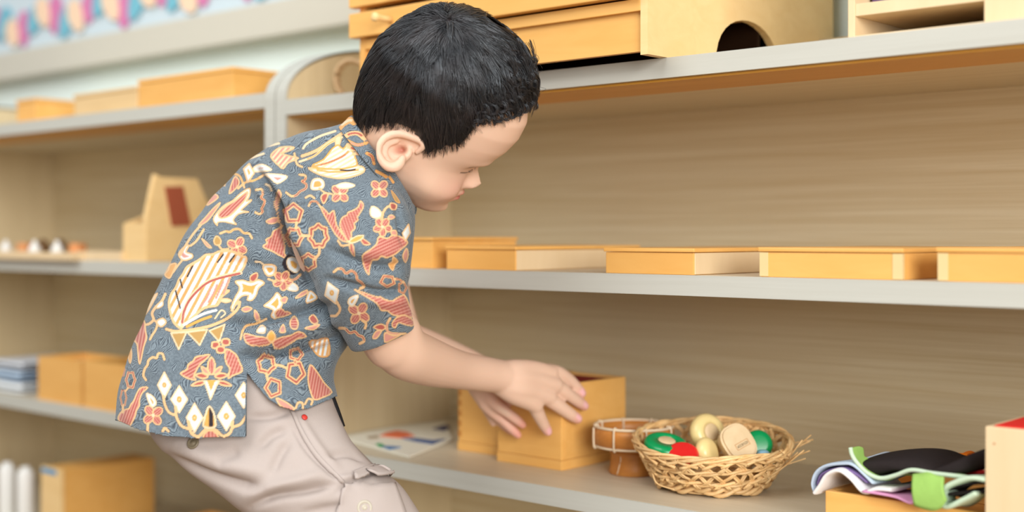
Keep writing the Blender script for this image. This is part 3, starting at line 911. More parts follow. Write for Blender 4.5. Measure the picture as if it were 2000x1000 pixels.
def seg_dist(p, a, b):
    a = np.asarray(a, float); b = np.asarray(b, float)
    d = b - a; L = d @ d + 1e-12
    t = np.clip(((p - a) @ d) / L, 0, 1)
    return np.linalg.norm(p - a - t[:, None] * d, axis=1), t
def poly_dist(p, pts, closed=False):
    D = np.full(len(p), 1e9); n = len(pts)
    T = np.zeros(len(p))
    for i in range(n if closed else n - 1):
        d, t = seg_dist(p, pts[i], pts[(i + 1) % n])
        m = d < D
        D[m] = d[m]; T[m] = (i + t[m]) / max(1, n - (0 if closed else 1))
    return D, T
def inside(p, pts):
    x, y = p[:, 0], p[:, 1]
    r = np.zeros(len(p), bool); n = len(pts)
    for i in range(n):
        x0, y0 = pts[i]; x1, y1 = pts[(i + 1) % n]
        c = ((y0 > y) != (y1 > y)) & (x < (x1 - x0) * (y - y0) / ((y1 - y0) if y1 != y0 else 1e-9) + x0)
        r ^= c
    return r
YAW = math.radians(14)
LAT = np.array([math.sin(YAW), -math.cos(YAW), 0])      # his right side, towards the photographer
def loft(soup, st, n=48, sub=10, lat=LAT, cap=True, ret=False):
    """st: (back px, front px, centre D, lateral half width, superellipse exponent)"""
    rows = []
    for b, f, D, hw, ex in st:
        B_, F_ = P(b[0], b[1], D), P(f[0], f[1], D)
        rows.append(np.concatenate([(B_ + F_) / 2, (F_ - B_) / 2, [hw, ex]]))
    Qs = np.array(catmull(rows, sub))
    R = []
    a = np.arange(n) * 2 * np.pi / n
    for q in Qs:
        e = 2 / q[7]
        ca = np.sign(np.cos(a)) * np.abs(np.cos(a)) ** e; sa = np.sign(np.sin(a)) * np.abs(np.sin(a)) ** e
        R.append(q[:3] + ca[:, None] * q[3:6] + sa[:, None] * q[6] * lat)
    if ret: return R
    soup.rings(R, cap)
# ================================================================ skin: head, neck, arms, hands and body as one surface
# head frame
psi, beta, rho = math.radians(10), math.radians(27), math.radians(26)
hh_ = np.array([math.cos(psi), math.sin(psi), 0]); up_ = np.array([0, 0, 1.])
HF = math.cos(beta) * hh_ - math.sin(beta) * up_
HU0 = math.sin(beta) * hh_ + math.cos(beta) * up_
HS0 = np.array([math.sin(psi), -math.cos(psi), 0])
HU = math.cos(rho) * HU0 + math.sin(rho) * HS0
HS = math.cos(rho) * HS0 - math.sin(rho) * HU0
HSC = 1.012
HC = P(795, 259, 1.515)
def H(f, u, s):
    return HC + HSC * (f * HF + u * HU + s * HS)
def toH(V):
    d = (np.asarray(V) - HC) / HSC
    return np.stack([d @ HF, d @ HU, d @ HS], 1)
hu = [-.072, -.069, -.062, -.052, -.042, -.03, -.02, -.01, 0, .008, .02, .04, .06, .08, .10, .117, .129, .136]
hxf = [.060, .071, .079, .0815, .082, .083, .0835, .0840, .0850, .090, .1000, .1100, .1150, .1140, .104, .086, .062, .030]
hxb = [.045, .028, .012, -.012, -.028, -.042, -.050, -.056, -.061, -.064, -.067, -.070, -.070, -.064, -.048, -.026, -.004, .024]
hw_ = [.010, .021, .033, .043, .051, .058, .0615, .064, .066, .0672, .069, .0725, .0745, .0715, .060, .043, .024, .004]
def head_soup(S):
    n = 96
    a = np.arange(n) * 2 * np.pi / n
    R = []
    us = np.concatenate([np.linspace(-.072, -.06, 10)[:-1], np.linspace(-.06, .10, 100)[:-1], np.linspace(.10, .136, 24)])
    for u in us:
        xf, xb, w = np.interp(u, hu, hxf), np.interp(u, hu, hxb), np.interp(u, hu, hw_)
        xc, hx = (xf + xb) / 2, (xf - xb) / 2
        e = 2 / 2.25
        ca = np.sign(np.cos(a)) * np.abs(np.cos(a)) ** e; sa = np.sign(np.sin(a)) * np.abs(np.sin(a)) ** e
        f = xc + hx * ca
        s = w * sa
        # jaw and face narrow to the front
        fr = np.clip((f - .02) / .07, 0, 1)
        s = s * (1 - .10 * fr * np.clip((.03 - u) / .06, 0, 1))
        g = lambda v, c, sg: np.exp(-((v - c) / sg) ** 2)
        front = (np.cos(a) > 0)
        na = np.interp(u, [-.034, -.029, -.0255, -.022, -.018, -.0135, -.007, 0, .006, .014], [0, .002, .006, .012, .0185, .0205, .0145, .008, .003, 0])
        ns = np.interp(u, [-.03, -.018, 0, .01], [.0105, .0098, .0068, .006])
        df = front * na * g(s, 0, ns)
        for sg in (-1, 1):
            df += front * .0075 * g(s, sg * .0095, .005) * g(u, -.0195, .0055)
            df += front * -.0075 * g(s, sg * .027, .012) * g(u, .007, .008)
            df += front * .0055 * g(s, sg * .027, .010) * g(u, .0045, .0055)
            df += front * .0030 * g(s, sg * .028, .016) * g(u, .018, .006)
        df += front * .0095 * g(s, 0, .015) * g(u, -.0335, .0042)
        df += front * .0085 * g(s, 0, .0135) * g(u, -.0415, .0040)
        df += front * -.0045 * g(s, 0, .016) * g(u, -.0373, .0014)
        df += front * -.0030 * g(s, 0, .018) * g(u, -.0495, .004)
        df += front * .0035 * g(s, 0, .014) * g(u, -.060, .006)
        # round baby cheeks
        ds = 0.0095 * g(f, .052, .026) * g(u, -.030, .021) * np.sign(s) * np.clip(np.abs(s) / .04, 0, 1)
        dfc = front * .0065 * (g(s, .034, .016) + g(s, -.034, .016)) * g(u, -.028, .015)
        R.append(np.stack([f + df + dfc, np.full(n, u), s + ds], 1))
    R = [HC + HSC * (r[:, :1] * HF + r[:, 1:2] * HU + r[:, 2:] * HS) for r in R]
    S.rings(R)
SK = Soup()
head_soup(SK)
# the right ear, measured on its own outline
De = HC[1] + HSC * .069 * HS[1] - .004
ear_o = [(815, 298), (827, 286), (823, 276), (806, 268), (786, 262), (768, 262), (751, 270), (741, 284), (739, 300), (747, 316), (758, 325), (770, 327), (781, 319), (786, 309)]
ear3 = []
for i, (x, y) in enumerate(ear_o):
    back = np.clip((800 - x) / 60, 0, 1)
    ear3.append(P(x, y, De - .004 - .010 * back + (.006 if i == 0 else 0)))
SK.chain(ear3[:9], [.0026, .0034, .0042, .0046, .0046, .0046, .0044, .0040, .0038], 12, 5)
SK.chain(ear3[8:], [.0038, .0046, .0056, .0062, .0056, .0040], 12, 5)
# conchal bowl sheet behind the rim, antihelix and tragus
c0 = np.mean(ear3, 0)
for sc_, dd in ((.86, .010), (.60, .016)):
    SK.chain([c0 + (p - c0) * sc_ + np.array([0, dd, 0]) for p in ear3[3:13]], [.0058] * 10, 10, 3)
SK.chain([P(760, 316, De - .004), P(752, 300, De - .007), P(757, 284, De - .006), P(775, 277, De - .002)], [.003, .0034, .0032, .0024], 10, 5)
SK.chain([P(797, 288, De + .004), P(798, 300, De + .002), P(790, 310, De + .001)], [.004, .0045, .004], 10, 5)
SK.chain([P(770, 300, De + .012), P(800, 290, De + .016)], [.014, .014], 12, 4)
# left ear (far side) - plain mirrored rim
earl = [toH([p])[0] for p in ear3]
earl = [H(e[0], e[1], -e[2]) for e in earl]
SK.chain(earl[:9], [.0026, .0034, .0042, .0046, .0046, .0046, .0044, .0040, .0038], 12, 5)
SK.chain(earl[8:], [.0038, .0046, .0056, .0062, .0056, .0040], 12, 5)
c1 = np.mean(earl, 0)
SK.chain([c1 + (p - c1) * .8 for p in earl[3:13]], [.0058] * 10, 10, 3)
# neck into the chest
SK.chain([H(-.005, .012, 0), H(-.008, -.02, 0), P(765, 332, 1.525), P(730, 375, 1.54), P(700, 420, 1.56)], [.049, .045, .0435, .047, .052], 28, 6)
# trunk and legs under the clothes
SK.chain([P(690, 420, 1.58), P(600, 500, 1.565), P(500, 620, 1.54), P(440, 740, 1.52), P(430, 800, 1.51)], [.060, .066, .066, .064, .060], 24, 5)
for dd, sx in ((-.040, 0), (.06, 12)):
    D0 = 1.50 + dd
    SK.chain([P(450 + sx, 820, D0), P(560 + sx, 920, D0), P(680 + sx, 1060, D0 - .01), P(690 + sx, 1250, D0), P(670 + sx, 1490, D0)], [.045, .044, .038, .036, .028], 18, 5)
# right arm
SK.chain([P(655, 420, 1.49), P(700, 540, 1.462), P(765, 668, 1.500)], [.040, .037, .033], 20, 6)
SK.chain([P(768, 650, 1.50), P(787, 685, 1.514), P(835, 706, 1.560), P(895, 722, 1.612), P(950, 731, 1.650), P(985, 736, 1.668)], [.032, .0320, .0295, .0242, .0225, .0212], 24, 8)
# right hand: back of the hand as a flattened block, then fingers
Lp = P(1085, 750, 1.706) - P(985, 738, 1.668)
acr = P(1045, 785, 1.692) - P(1076, 722, 1.712)
hn = np.cross(Lp, acr); hn /= np.linalg.norm(hn)
SK.chain([P(978, 735, 1.666), P(1005, 726, 1.672), P(1040, 722, 1.688), P(1076, 728, 1.706)], [.0195, .0165, .0125, .0105], 16, 6)
SK.chain([P(980, 742, 1.666), P(1010, 741, 1.672), P(1045, 743, 1.688), P(1084, 752, 1.704)], [.0195, .0185, .0150, .0112], 16, 6)
SK.chain([P(980, 746, 1.666), P(1010, 756, 1.672), P(1042, 765, 1.686), P(1072, 776, 1.698)], [.0180, .0185, .0150, .0112], 16, 6)
SK.chain([P(978, 748, 1.666), P(1004, 766, 1.671), P(1030, 781, 1.680), P(1046, 792, 1.687)], [.0165, .0160, .0130, .0105], 16, 6)
FIN = [  # px chain, D chain, radii
    ([(1072, 724), (1092, 729), (1113, 743), (1127, 757), (1137, 768)], [1.707, 1.717, 1.730, 1.738, 1.742], [.0098, .0094, .0082, .0074, .0060]),
    ([(1080, 750), (1100, 763), (1117, 776), (1131, 786), (1141, 793)], [1.704, 1.714, 1.725, 1.735, 1.741], [.0104, .0096, .0086, .0080, .0066]),
    ([(1066, 775), (1086, 789), (1104, 802), (1118, 812), (1128, 818)], [1.697, 1.706, 1.715, 1.723, 1.728], [.0106, .0098, .0088, .0082, .0068]),
    ([(1042, 788), (1050, 806), (1057, 820), (1064, 833), (1070, 843)], [1.686, 1.695, 1.704, 1.712, 1.717], [.0100, .0092, .0084, .0076, .0062]),
]
FIN = [(a, [d - .006 * i / 4 for i, d in enumerate(b)], c) for a, b, c in FIN]
for pxs, Ds, rr in FIN:
    SK.chain([P(x, y, d) for (x, y), d in zip(pxs, Ds)], rr, 14, 5)
SK.chain([P(1000, 722, 1.690), P(1030, 722, 1.712), P(1054, 727, 1.730), P(1070, 733, 1.742)], [.0140, .0105, .0082, .0066], 14, 5)   # thumb behind the hand
# left arm
SK.chain([P(740, 470, 1.68), P(748, 560, 1.70), P(775, 650, 1.712)], [.036, .034, .031], 20, 6)
SK.chain([P(785, 668, 1.712), P(850, 690, 1.735), P(900, 707, 1.75), P(928, 718, 1.752)], [.0295, .0265, .0225, .0205], 20, 6)
SK.chain([P(926, 716, 1.752), P(942, 728, 1.752), P(950, 750, 1.748), P(952, 776, 1.744)], [.0195, .0190, .0170, .0120], 16, 6)
SK.chain([P(920, 722, 1.752), P(932, 745, 1.752), P(942, 768, 1.748), P(950, 788, 1.744)], [.0185, .0175, .0150, .0110], 16, 6)
FINL = [
    ([(952, 772), (972, 793), (990, 806), (1008, 819), (1021, 830)], [1.740, 1.733, 1.731, 1.734, 1.738], [.0105, .0086, .0075, .0072, .0058]),
    ([(948, 788), (964, 806), (981, 820), (998, 836), (1012, 850)], [1.744, 1.743, 1.744, 1.746, 1.748], [.0105, .0080, .0072, .0070, .0056]),
    ([(948, 786), (962, 804), (976, 820), (988, 832), (998, 842)], [1.752, 1.755, 1.757, 1.757, 1.757], [.0108, .0088, .0078, .0072, .0060]),
    ([(944, 782), (952, 800), (958, 812), (962, 821), (964, 828)], [1.756, 1.760, 1.762, 1.762, 1.762], [.0098, .0078, .0068, .0060, .0048]),
    ([(946, 735), (966, 757), (982, 776), (992, 790)], [1.772, 1.772, 1.768, 1.764], [.0135, .0105, .0085, .0066]),
]
for pxs, Ds, rr in FINL:
    SK.chain([P(x, y, d) for (x, y), d in zip(pxs, Ds)], rr, 14, 5)
BV, BQ = remesh(SK, .0014)
BE = edges_of(BQ)
hloc = toH(BV)
bpx = PX(BV)
facem = ((hloc[:, 0] > .055) & (hloc[:, 1] < .03) & (hloc[:, 1] > -.06) & (np.abs(hloc[:, 2]) < .05) & (BV[:, 2] > .6))
hand = bpx[:, 0] > 1000
earm = (bpx[:, 0] > 735) & (bpx[:, 0] < 832) & (bpx[:, 1] > 255) & (bpx[:, 1] < 335) & (BV[:, 1] < HC[1] - .03)
neckm = (bpx[:, 0] < 860) & (bpx[:, 0] > 660) & (bpx[:, 1] > 250) & (bpx[:, 1] < 440) & ~earm
msk = np.ones(len(BV)); msk[facem] = .45; msk[earm] = .35
BV = smooth(BV, BE, 7, .5, msk)
BV = smooth(BV, BE, 14, .5, neckm.astype(float))
wristm = (((bpx[:, 0] > 905) & (bpx[:, 0] < 1075)) | ((bpx[:, 0] > 735) & (bpx[:, 0] < 830) & (bpx[:, 1] > 640))) & (bpx[:, 1] > 600)
BV = smooth(BV, BE, 10, .5, wristm.astype(float) * (bpx[:, 0] < 1060))
elb = np.exp(-(((bpx[:, 0] - 785) / 45) ** 2 + ((bpx[:, 1] - 675) / 50) ** 2)) * (BV[:, 1] < 1.62)
BV = smooth(BV, BE, 60, .5, elb)
hole = np.exp(-(((bpx[:, 0] - 780) / 10) ** 2 + ((bpx[:, 1] - 292) / 7) ** 2)) * earm
BV[:, 1] += .012 * hole; BV[:, 0] += .002 * hole
BN = normals(BV, BQ)
# skin tones that belong to the skin: lips, brow, lashes line, finger tips, nails; the ear hole's shade is painted in too
base = np.array(lin(226, 190, 166)[:3]); pink = np.array(lin(226, 150, 140)[:3]); lip = np.array(lin(206, 112, 108)[:3])
C = np.tile(base, (len(BV), 1))
def blend(C, col, w):
    w = np.clip(w, 0, 1)[:, None]
    return C * (1 - w) + np.asarray(col) * w
hloc = toH(BV)
gs = lambda v, c, s: np.exp(-((v - c) / s) ** 2)
onhead = (BV[:, 2] > .6) & (np.abs(hloc).max(1) < .2)
f_, u_, s_ = hloc.T
fr = onhead & (f_ > .05)
C = blend(C, lip, fr * (gs(u_, -.0345, .0042) + gs(u_, -.0415, .0042)) * gs(s_, 0, .016) * 1.0)
C = blend(C, pink, fr * .30 * gs(u_, -.022, .02) * (gs(s_, .036, .02) + gs(s_, -.036, .02)))
brow_u = .0165 - .15 * np.abs(np.abs(s_) - .026)
C = blend(C, lin(96, 66, 48)[:3], fr * .62 * gs(u_, brow_u, .0022) * ((np.abs(s_) > .010) & (np.abs(s_) < .046)))
eye_u = .0005 + .0015 * (np.abs(s_) - .027) / .014
C = blend(C, lin(52, 32, 24)[:3], fr * .9 * gs(u_, eye_u, .0010) * ((np.abs(s_) > .013) & (np.abs(s_) < .042)))
C = blend(C, lin(186, 104, 84)[:3], .75 * hole)  # redder skin in the ear hole, with its shade painted in
for k, (pxs, Ds, rr) in enumerate(FIN + FINL[:3]):
    tip = P(*pxs[-1], Ds[-1]); pre = P(*pxs[-2], Ds[-2])
    d = np.linalg.norm(BV - tip, axis=1)
    C = blend(C, pink, .75 * np.exp(-(d / .010) ** 2))
    if k < 4:
        ax = (tip - pre) / np.linalg.norm(tip - pre)
        q = BV - (tip - ax * .002)
        al = q @ ax
        nn = np.array([.15, -.75, .55]); nn -= ax * (nn @ ax); nn /= np.linalg.norm(nn)
        sd = q - np.outer(al, ax); side = np.linalg.norm(sd - np.outer(sd @ nn, nn), axis=1)
        nail = (np.abs(al) < .0052) & (side < .0043) & ((sd @ nn) > .0022)
        C = blend(C, lin(240, 186, 190)[:3], nail * .8)
knee = 0
# left palm side is rosier
C = blend(C, pink, .25 * np.clip((bpx[:, 0] - 925) / 60, 0, 1) * (bpx[:, 0] < 1040) * (bpx[:, 1] > 755) * (BV[:, 1] > 1.725))
def skin_material():
    m, nt, b, N, L = new_mat('skin')
    a = N.new('ShaderNodeVertexColor'); a.layer_name = 'Col'
    nz = N.new('ShaderNodeTexNoise'); nz.inputs['Scale'].default_value = 60
    mx = N.new('ShaderNodeMix'); mx.data_type = 'RGBA'; mx.blend_type = 'MULTIPLY'; mx.inputs[0].default_value = .12
    L.new(a.outputs[0], mx.inputs[6]); L.new(nz.outputs['Color'], mx.inputs[7])
    L.new(a.outputs[0], b.inputs['Base Color'])
    b.inputs['Roughness'].default_value = .5
    b.inputs['Specular IOR Level'].default_value = .3
    b.inputs['Subsurface Weight'].default_value = .12
    b.inputs['Subsurface Radius'].default_value = (.9, .35, .2)
    b.inputs['Subsurface Scale'].default_value = .006
    bp = N.new('ShaderNodeBump'); bp.inputs['Strength'].default_value = .04; bp.inputs['Distance'].default_value = .001
    n2 = N.new('ShaderNodeTexNoise'); n2.inputs['Scale'].default_value = 500
    L.new(n2.outputs['Fac'], bp.inputs['Height']); L.new(bp.outputs[0], b.inputs['Normal'])
    return m
BODY = finish('body', BV, BQ, skin_material(), PERS, C)
# ================================================================ batik shirt
SH = Soup()
TOR = [((684, 236), (806, 410), 1.525, .057, 2.2), ((640, 250), (806, 440), 1.535, .080, 2.3), ((575, 265), (800, 500), 1.548, .090, 2.4), ((512, 295), (790, 560), 1.558, .094, 2.4),
       ((445, 352), (750, 610), 1.566, .084, 2.4), ((374, 440), (700, 648), 1.558, .084, 2.4), ((320, 535), (672, 680), 1.546, .092, 2.4), ((280, 628), (656, 706), 1.530, .102, 2.4),
       ((248, 700), (650, 735), 1.520, .106, 2.4), ((231, 765), (656, 765), 1.512, .110, 2.4), ((224, 820), (662, 800), 1.505, .113, 2.4), ((219, 880), (668, 870), 1.50, .115, 2.4)]
loft(SH, TOR, 64, 8)
SLV = [((610, 325), (745, 322), 1.508, .045, 2.2), ((576, 392), (788, 392), 1.474, .054, 2.2), ((570, 450), (803, 436), 1.462, .052, 2.2), ((588, 508), (797, 486), 1.452, .050, 2.2),
       ((614, 560), (793, 535), 1.450, .047, 2.2), ((644, 612), (799, 590), 1.462, .046, 2.2), ((688, 688), (808, 638), 1.485, .046, 2.2)]
loft(SH, SLV, 48, 8)
loft(SH, [((640, 380), (770, 380), 1.63, .045, 2.2), ((650, 480), (790, 470), 1.67, .05, 2.2), ((665, 560), (795, 545), 1.695, .05, 2.2), ((690, 640), (798, 632), 1.70, .048, 2.2)], 40, 6)
SV, SQ = remesh(SH, .00115)
SE = edges_of(SQ)
SV = smooth(SV, SE, 22, .5)
spx = PX(SV)
SN = normals(SV, SQ)
# folds of the cloth: valleys and ridges along lines
near = np.clip((-SN[:, 1] + .15) / .4, 0, 1)
disp = np.zeros(len(SV))
FOLDS = [([(474, 694), (520, 689), (560, 684), (610, 673), (655, 660)], 7, -.017), ([(476, 674), (540, 662), (600, 648), (650, 632)], 14, .015),
         ([(440, 628), (500, 630), (560, 616), (640, 596)], 8, -.010), ([(430, 612), (500, 612), (560, 598), (630, 580)], 13, .004),
         ([(420, 505), (500, 520), (560, 545), (610, 570)], 10, -.007), ([(430, 480), (520, 492), (600, 530)], 14, .003),
         ([(503, 336), (541, 393), (553, 443), (584, 508), (606, 550)], 8, -.019), ([(520, 330), (562, 390), (576, 440), (604, 505)], 13, .009),
         ([(485, 340), (522, 395), (535, 450), (562, 505)], 12, .006),
         ([(650, 490), (700, 512), (750, 520), (795, 516)], 9, -.009), ([(660, 470), (720, 490), (790, 492)], 15, .004),
         ([(640, 545), (690, 560), (740, 572), (800, 566)], 8, -.009), ([(700, 585), (760, 592), (800, 585)], 10, .003),
         ([(770, 400), (780, 440), (790, 480)], 6, -.005), ([(720, 350), (760, 400), (775, 440)], 14, .003),
         ([(620, 395), (600, 398), (557, 408)], 3, -.0022),
         ([(330, 560), (380, 600), (470, 640)], 20, -.003), ([(260, 740), (330, 760), (400, 720)], 26, -.003), ([(300, 840), (310, 780)], 16, -.003), ([(420, 850), (430, 770)], 18, .003), ([(250, 830), (262, 770)], 12, .003),
         ([(500, 300), (560, 310), (620, 300)], 12, -.002)]
for ln, w, amp in FOLDS:
    cl = [tuple(p) for p in catmull(ln, 5)]
    x = np.array(cl)
    sel = np.where((spx[:, 0] > x[:, 0].min() - 3 * w) & (spx[:, 0] < x[:, 0].max() + 3 * w) & (spx[:, 1] > x[:, 1].min() - 3 * w) & (spx[:, 1] < x[:, 1].max() + 3 * w))[0]
    d, t = poly_dist(spx[sel], cl)
    fade = np.clip(np.minimum(t, 1 - t) * 5, 0, 1)
    disp[sel] += amp * np.exp(-(d / w) ** 2) * (.35 + .65 * fade) * near[sel]
# gentle general unevenness of hanging cloth
disp += .0012 * np.sin(spx[:, 0] / 23 + 2 * np.sin(spx[:, 1] / 40)) * np.sin(spx[:, 1] / 31 + 1.3 * np.sin(spx[:, 0] / 37)) * near
SV = SV + SN * disp[:, None]
SV = smooth(SV, SE, 2, .4)
spx = PX(SV)
# hem with side slit
bx_, by_ = [150, 215, 223, 270, 320, 380, 480], [806, 812, 818, 838, 850, 855, 852]
fx_, fy_ = [480, 500, 525, 550, 575, 600, 640, 668, 720], [722, 748, 778, 793, 800, 797, 780, 768, 750]
hem = np.where(spx[:, 0] <= 480, np.interp(spx[:, 0], bx_, by_), np.interp(spx[:, 0], fx_, fy_))
below = spx[:, 1] > hem
slvm = (SV[:, 1] < 1.62) & (spx[:, 0] > 600) & (spx[:, 1] < 720)
below &= ~((spx[:, 0] > 640) & (spx[:, 1] < 700))
keepf = ~below[SQ].all(1)
SQ = SQ[keepf]
used = np.zeros(len(SV), bool); used[SQ.ravel()] = True
ed = used & below
dy = spx[:, 1] - hem
dx = np.where((spx[:, 0] > 480) & (spx[:, 1] < 851), spx[:, 0] - 480, 1e9)
newp = spx.copy()
vm = ed & (dy <= dx); hm = ed & (dy > dx)
newp[vm, 1] = hem[vm]; newp[hm, 0] = 480
SV[ed, 0] = (newp[ed, 0] - 1000) / FPX * SV[ed, 1]
SV[ed, 2] = ZC + (HY - newp[ed, 1]) / FPX * SV[ed, 1]
idx = -np.ones(len(SV), int); idx[used] = np.arange(used.sum())
SV = SV[used]; SQ = idx[SQ]
# ---------------------------------------------------------------- printed motifs (flat print, wax-resist batik), drawn in the cloth's own side view
CREAM, ORNG, LCRM = lin(220, 180, 132)[:3], lin(210, 156, 94)[:3], lin(222, 196, 160)[:3]
RED, PINK, WHT, GOLD, TANC, BLK, BLU = lin(172, 92, 82)[:3], lin(200, 140, 126)[:3], lin(210, 214, 212)[:3], lin(212, 160, 84)[:3], lin(178, 142, 86)[:3], lin(44, 38, 44)[:3], lin(128, 146, 162)[:3]
class Print:
    def __init__(s, px):
        s.p = px; s.C = np.zeros((len(px), 3)); s.A = np.zeros(len(px))
    def near(s, pts, m):
        x = np.asarray(pts, float)
        return np.where((s.p[:, 0] > x[:, 0].min() - m) & (s.p[:, 0] < x[:, 0].max() + m) & (s.p[:, 1] > x[:, 1].min() - m) & (s.p[:, 1] < x[:, 1].max() + m))[0]
    def put(s, ix, col, w):
        w = np.clip(w, 0, 1)
        s.C[ix] = s.C[ix] * (1 - w[:, None]) + np.asarray(col) * w[:, None]
        s.A[ix] = np.maximum(s.A[ix], w)
    def stroke(s, pts, w=5.0, col=CREAM, core=None, smooth_=True):
        if smooth_: pts = [tuple(q) for q in catmull(pts, 5)]
        ix = s.near(pts, w + 4)
        if not len(ix): return
        d, t = poly_dist(s.p[ix], pts)
        ww = w * .44
        s.put(ix, col, ww + .8 - d)
        if core is not None: s.put(ix, core, (w * .16 + .7 - d) * (np.abs(t - .5) < .34))
    def poly(s, pts, fill=PINK, out=CREAM, w=3.2, hatch=None, inner=None, inw=5.0, smooth_=True, hang=None, hper=5.0):
        if smooth_: pts = [tuple(q) for q in catmull(pts, 3, True)]
        ix = s.near(pts, w + 4)
        if not len(ix): return
        q = s.p[ix]
        d, _ = poly_dist(q, pts, True)
        ins = inside(q, pts)
        sd = np.where(ins, -d, d)
        s.put(ix, out, w * .45 + .8 - sd)
        fm = np.clip(-sd - w * .38 + .7, 0, 1)
        s.put(ix, fill, fm)
        if hatch is not None:
            a = math.radians(hang)
            ph = (q[:, 0] * math.cos(a) + q[:, 1] * math.sin(a)) / hper
            s.put(ix, hatch, fm * np.clip(.5 + 1.2 * np.sin(2 * np.pi * ph), 0, 1))
        if inner is not None: s.put(ix, inner, np.clip(-sd - inw + .7, 0, 1))
    def diamond(s, cx, cy, a, b, rot=0):
        cr, sr = math.cos(rot), math.sin(rot)
        pts = [(cx + x * cr - y * sr, cy + x * sr + y * cr) for x, y in ((0, -b), (a, 0), (0, b), (-a, 0))]
        s.poly(pts, WHT, LCRM, 4.0, smooth_=False)
        ix = s.near(pts, 2); d = np.linalg.norm((s.p[ix] - (cx, cy)) / (1, 1.3), axis=1)
        s.put(ix, GOLD, a * .30 + .6 - d); s.put(ix, LCRM, a * .10 + .4 - d)
    def flower(s, cx, cy, r, n=4, rot=.78):
        for k in range(n):
            a = rot + 2 * math.pi * k / n
            x, y = cx + r * .58 * math.cos(a), cy + r * .58 * math.sin(a)
            pts = []
            for j in range(8):
                b = 2 * math.pi * j / 8
                u, v = r * .50 * math.cos(b), r * .38 * math.sin(b)
                pts.append((x + u * math.cos(a) - v * math.sin(a), y + u * math.sin(a) + v * math.cos(a)))
            s.poly(pts, RED, CREAM, 3.4, hatch=PINK, hang=math.degrees(a) + 90, hper=4.2)
        ix = s.near([(cx, cy)], r); d = np.linalg.norm(s.p[ix] - (cx, cy), axis=1); s.put(ix, LCRM, r * .16 + .7 - d)
    def ring(s, cx, cy, a, b, n=6, rot=0):
        pts = []
        for k in range(n * 2):
            an = rot + math.pi * k / n
            q = 1.0 if k % 2 == 0 else .80
            pts.append((cx + a * q * math.cos(an), cy + b * q * math.sin(an)))
        pts.append(pts[0])
        s.stroke(pts, min(a, b) * .62, CREAM, None, False)
        s.stroke(pts, min(a, b) * .20, RED, None, False)
        ix = s.near(pts, 1); d = np.linalg.norm((s.p[ix] - (cx, cy)) / (a, b), axis=1)
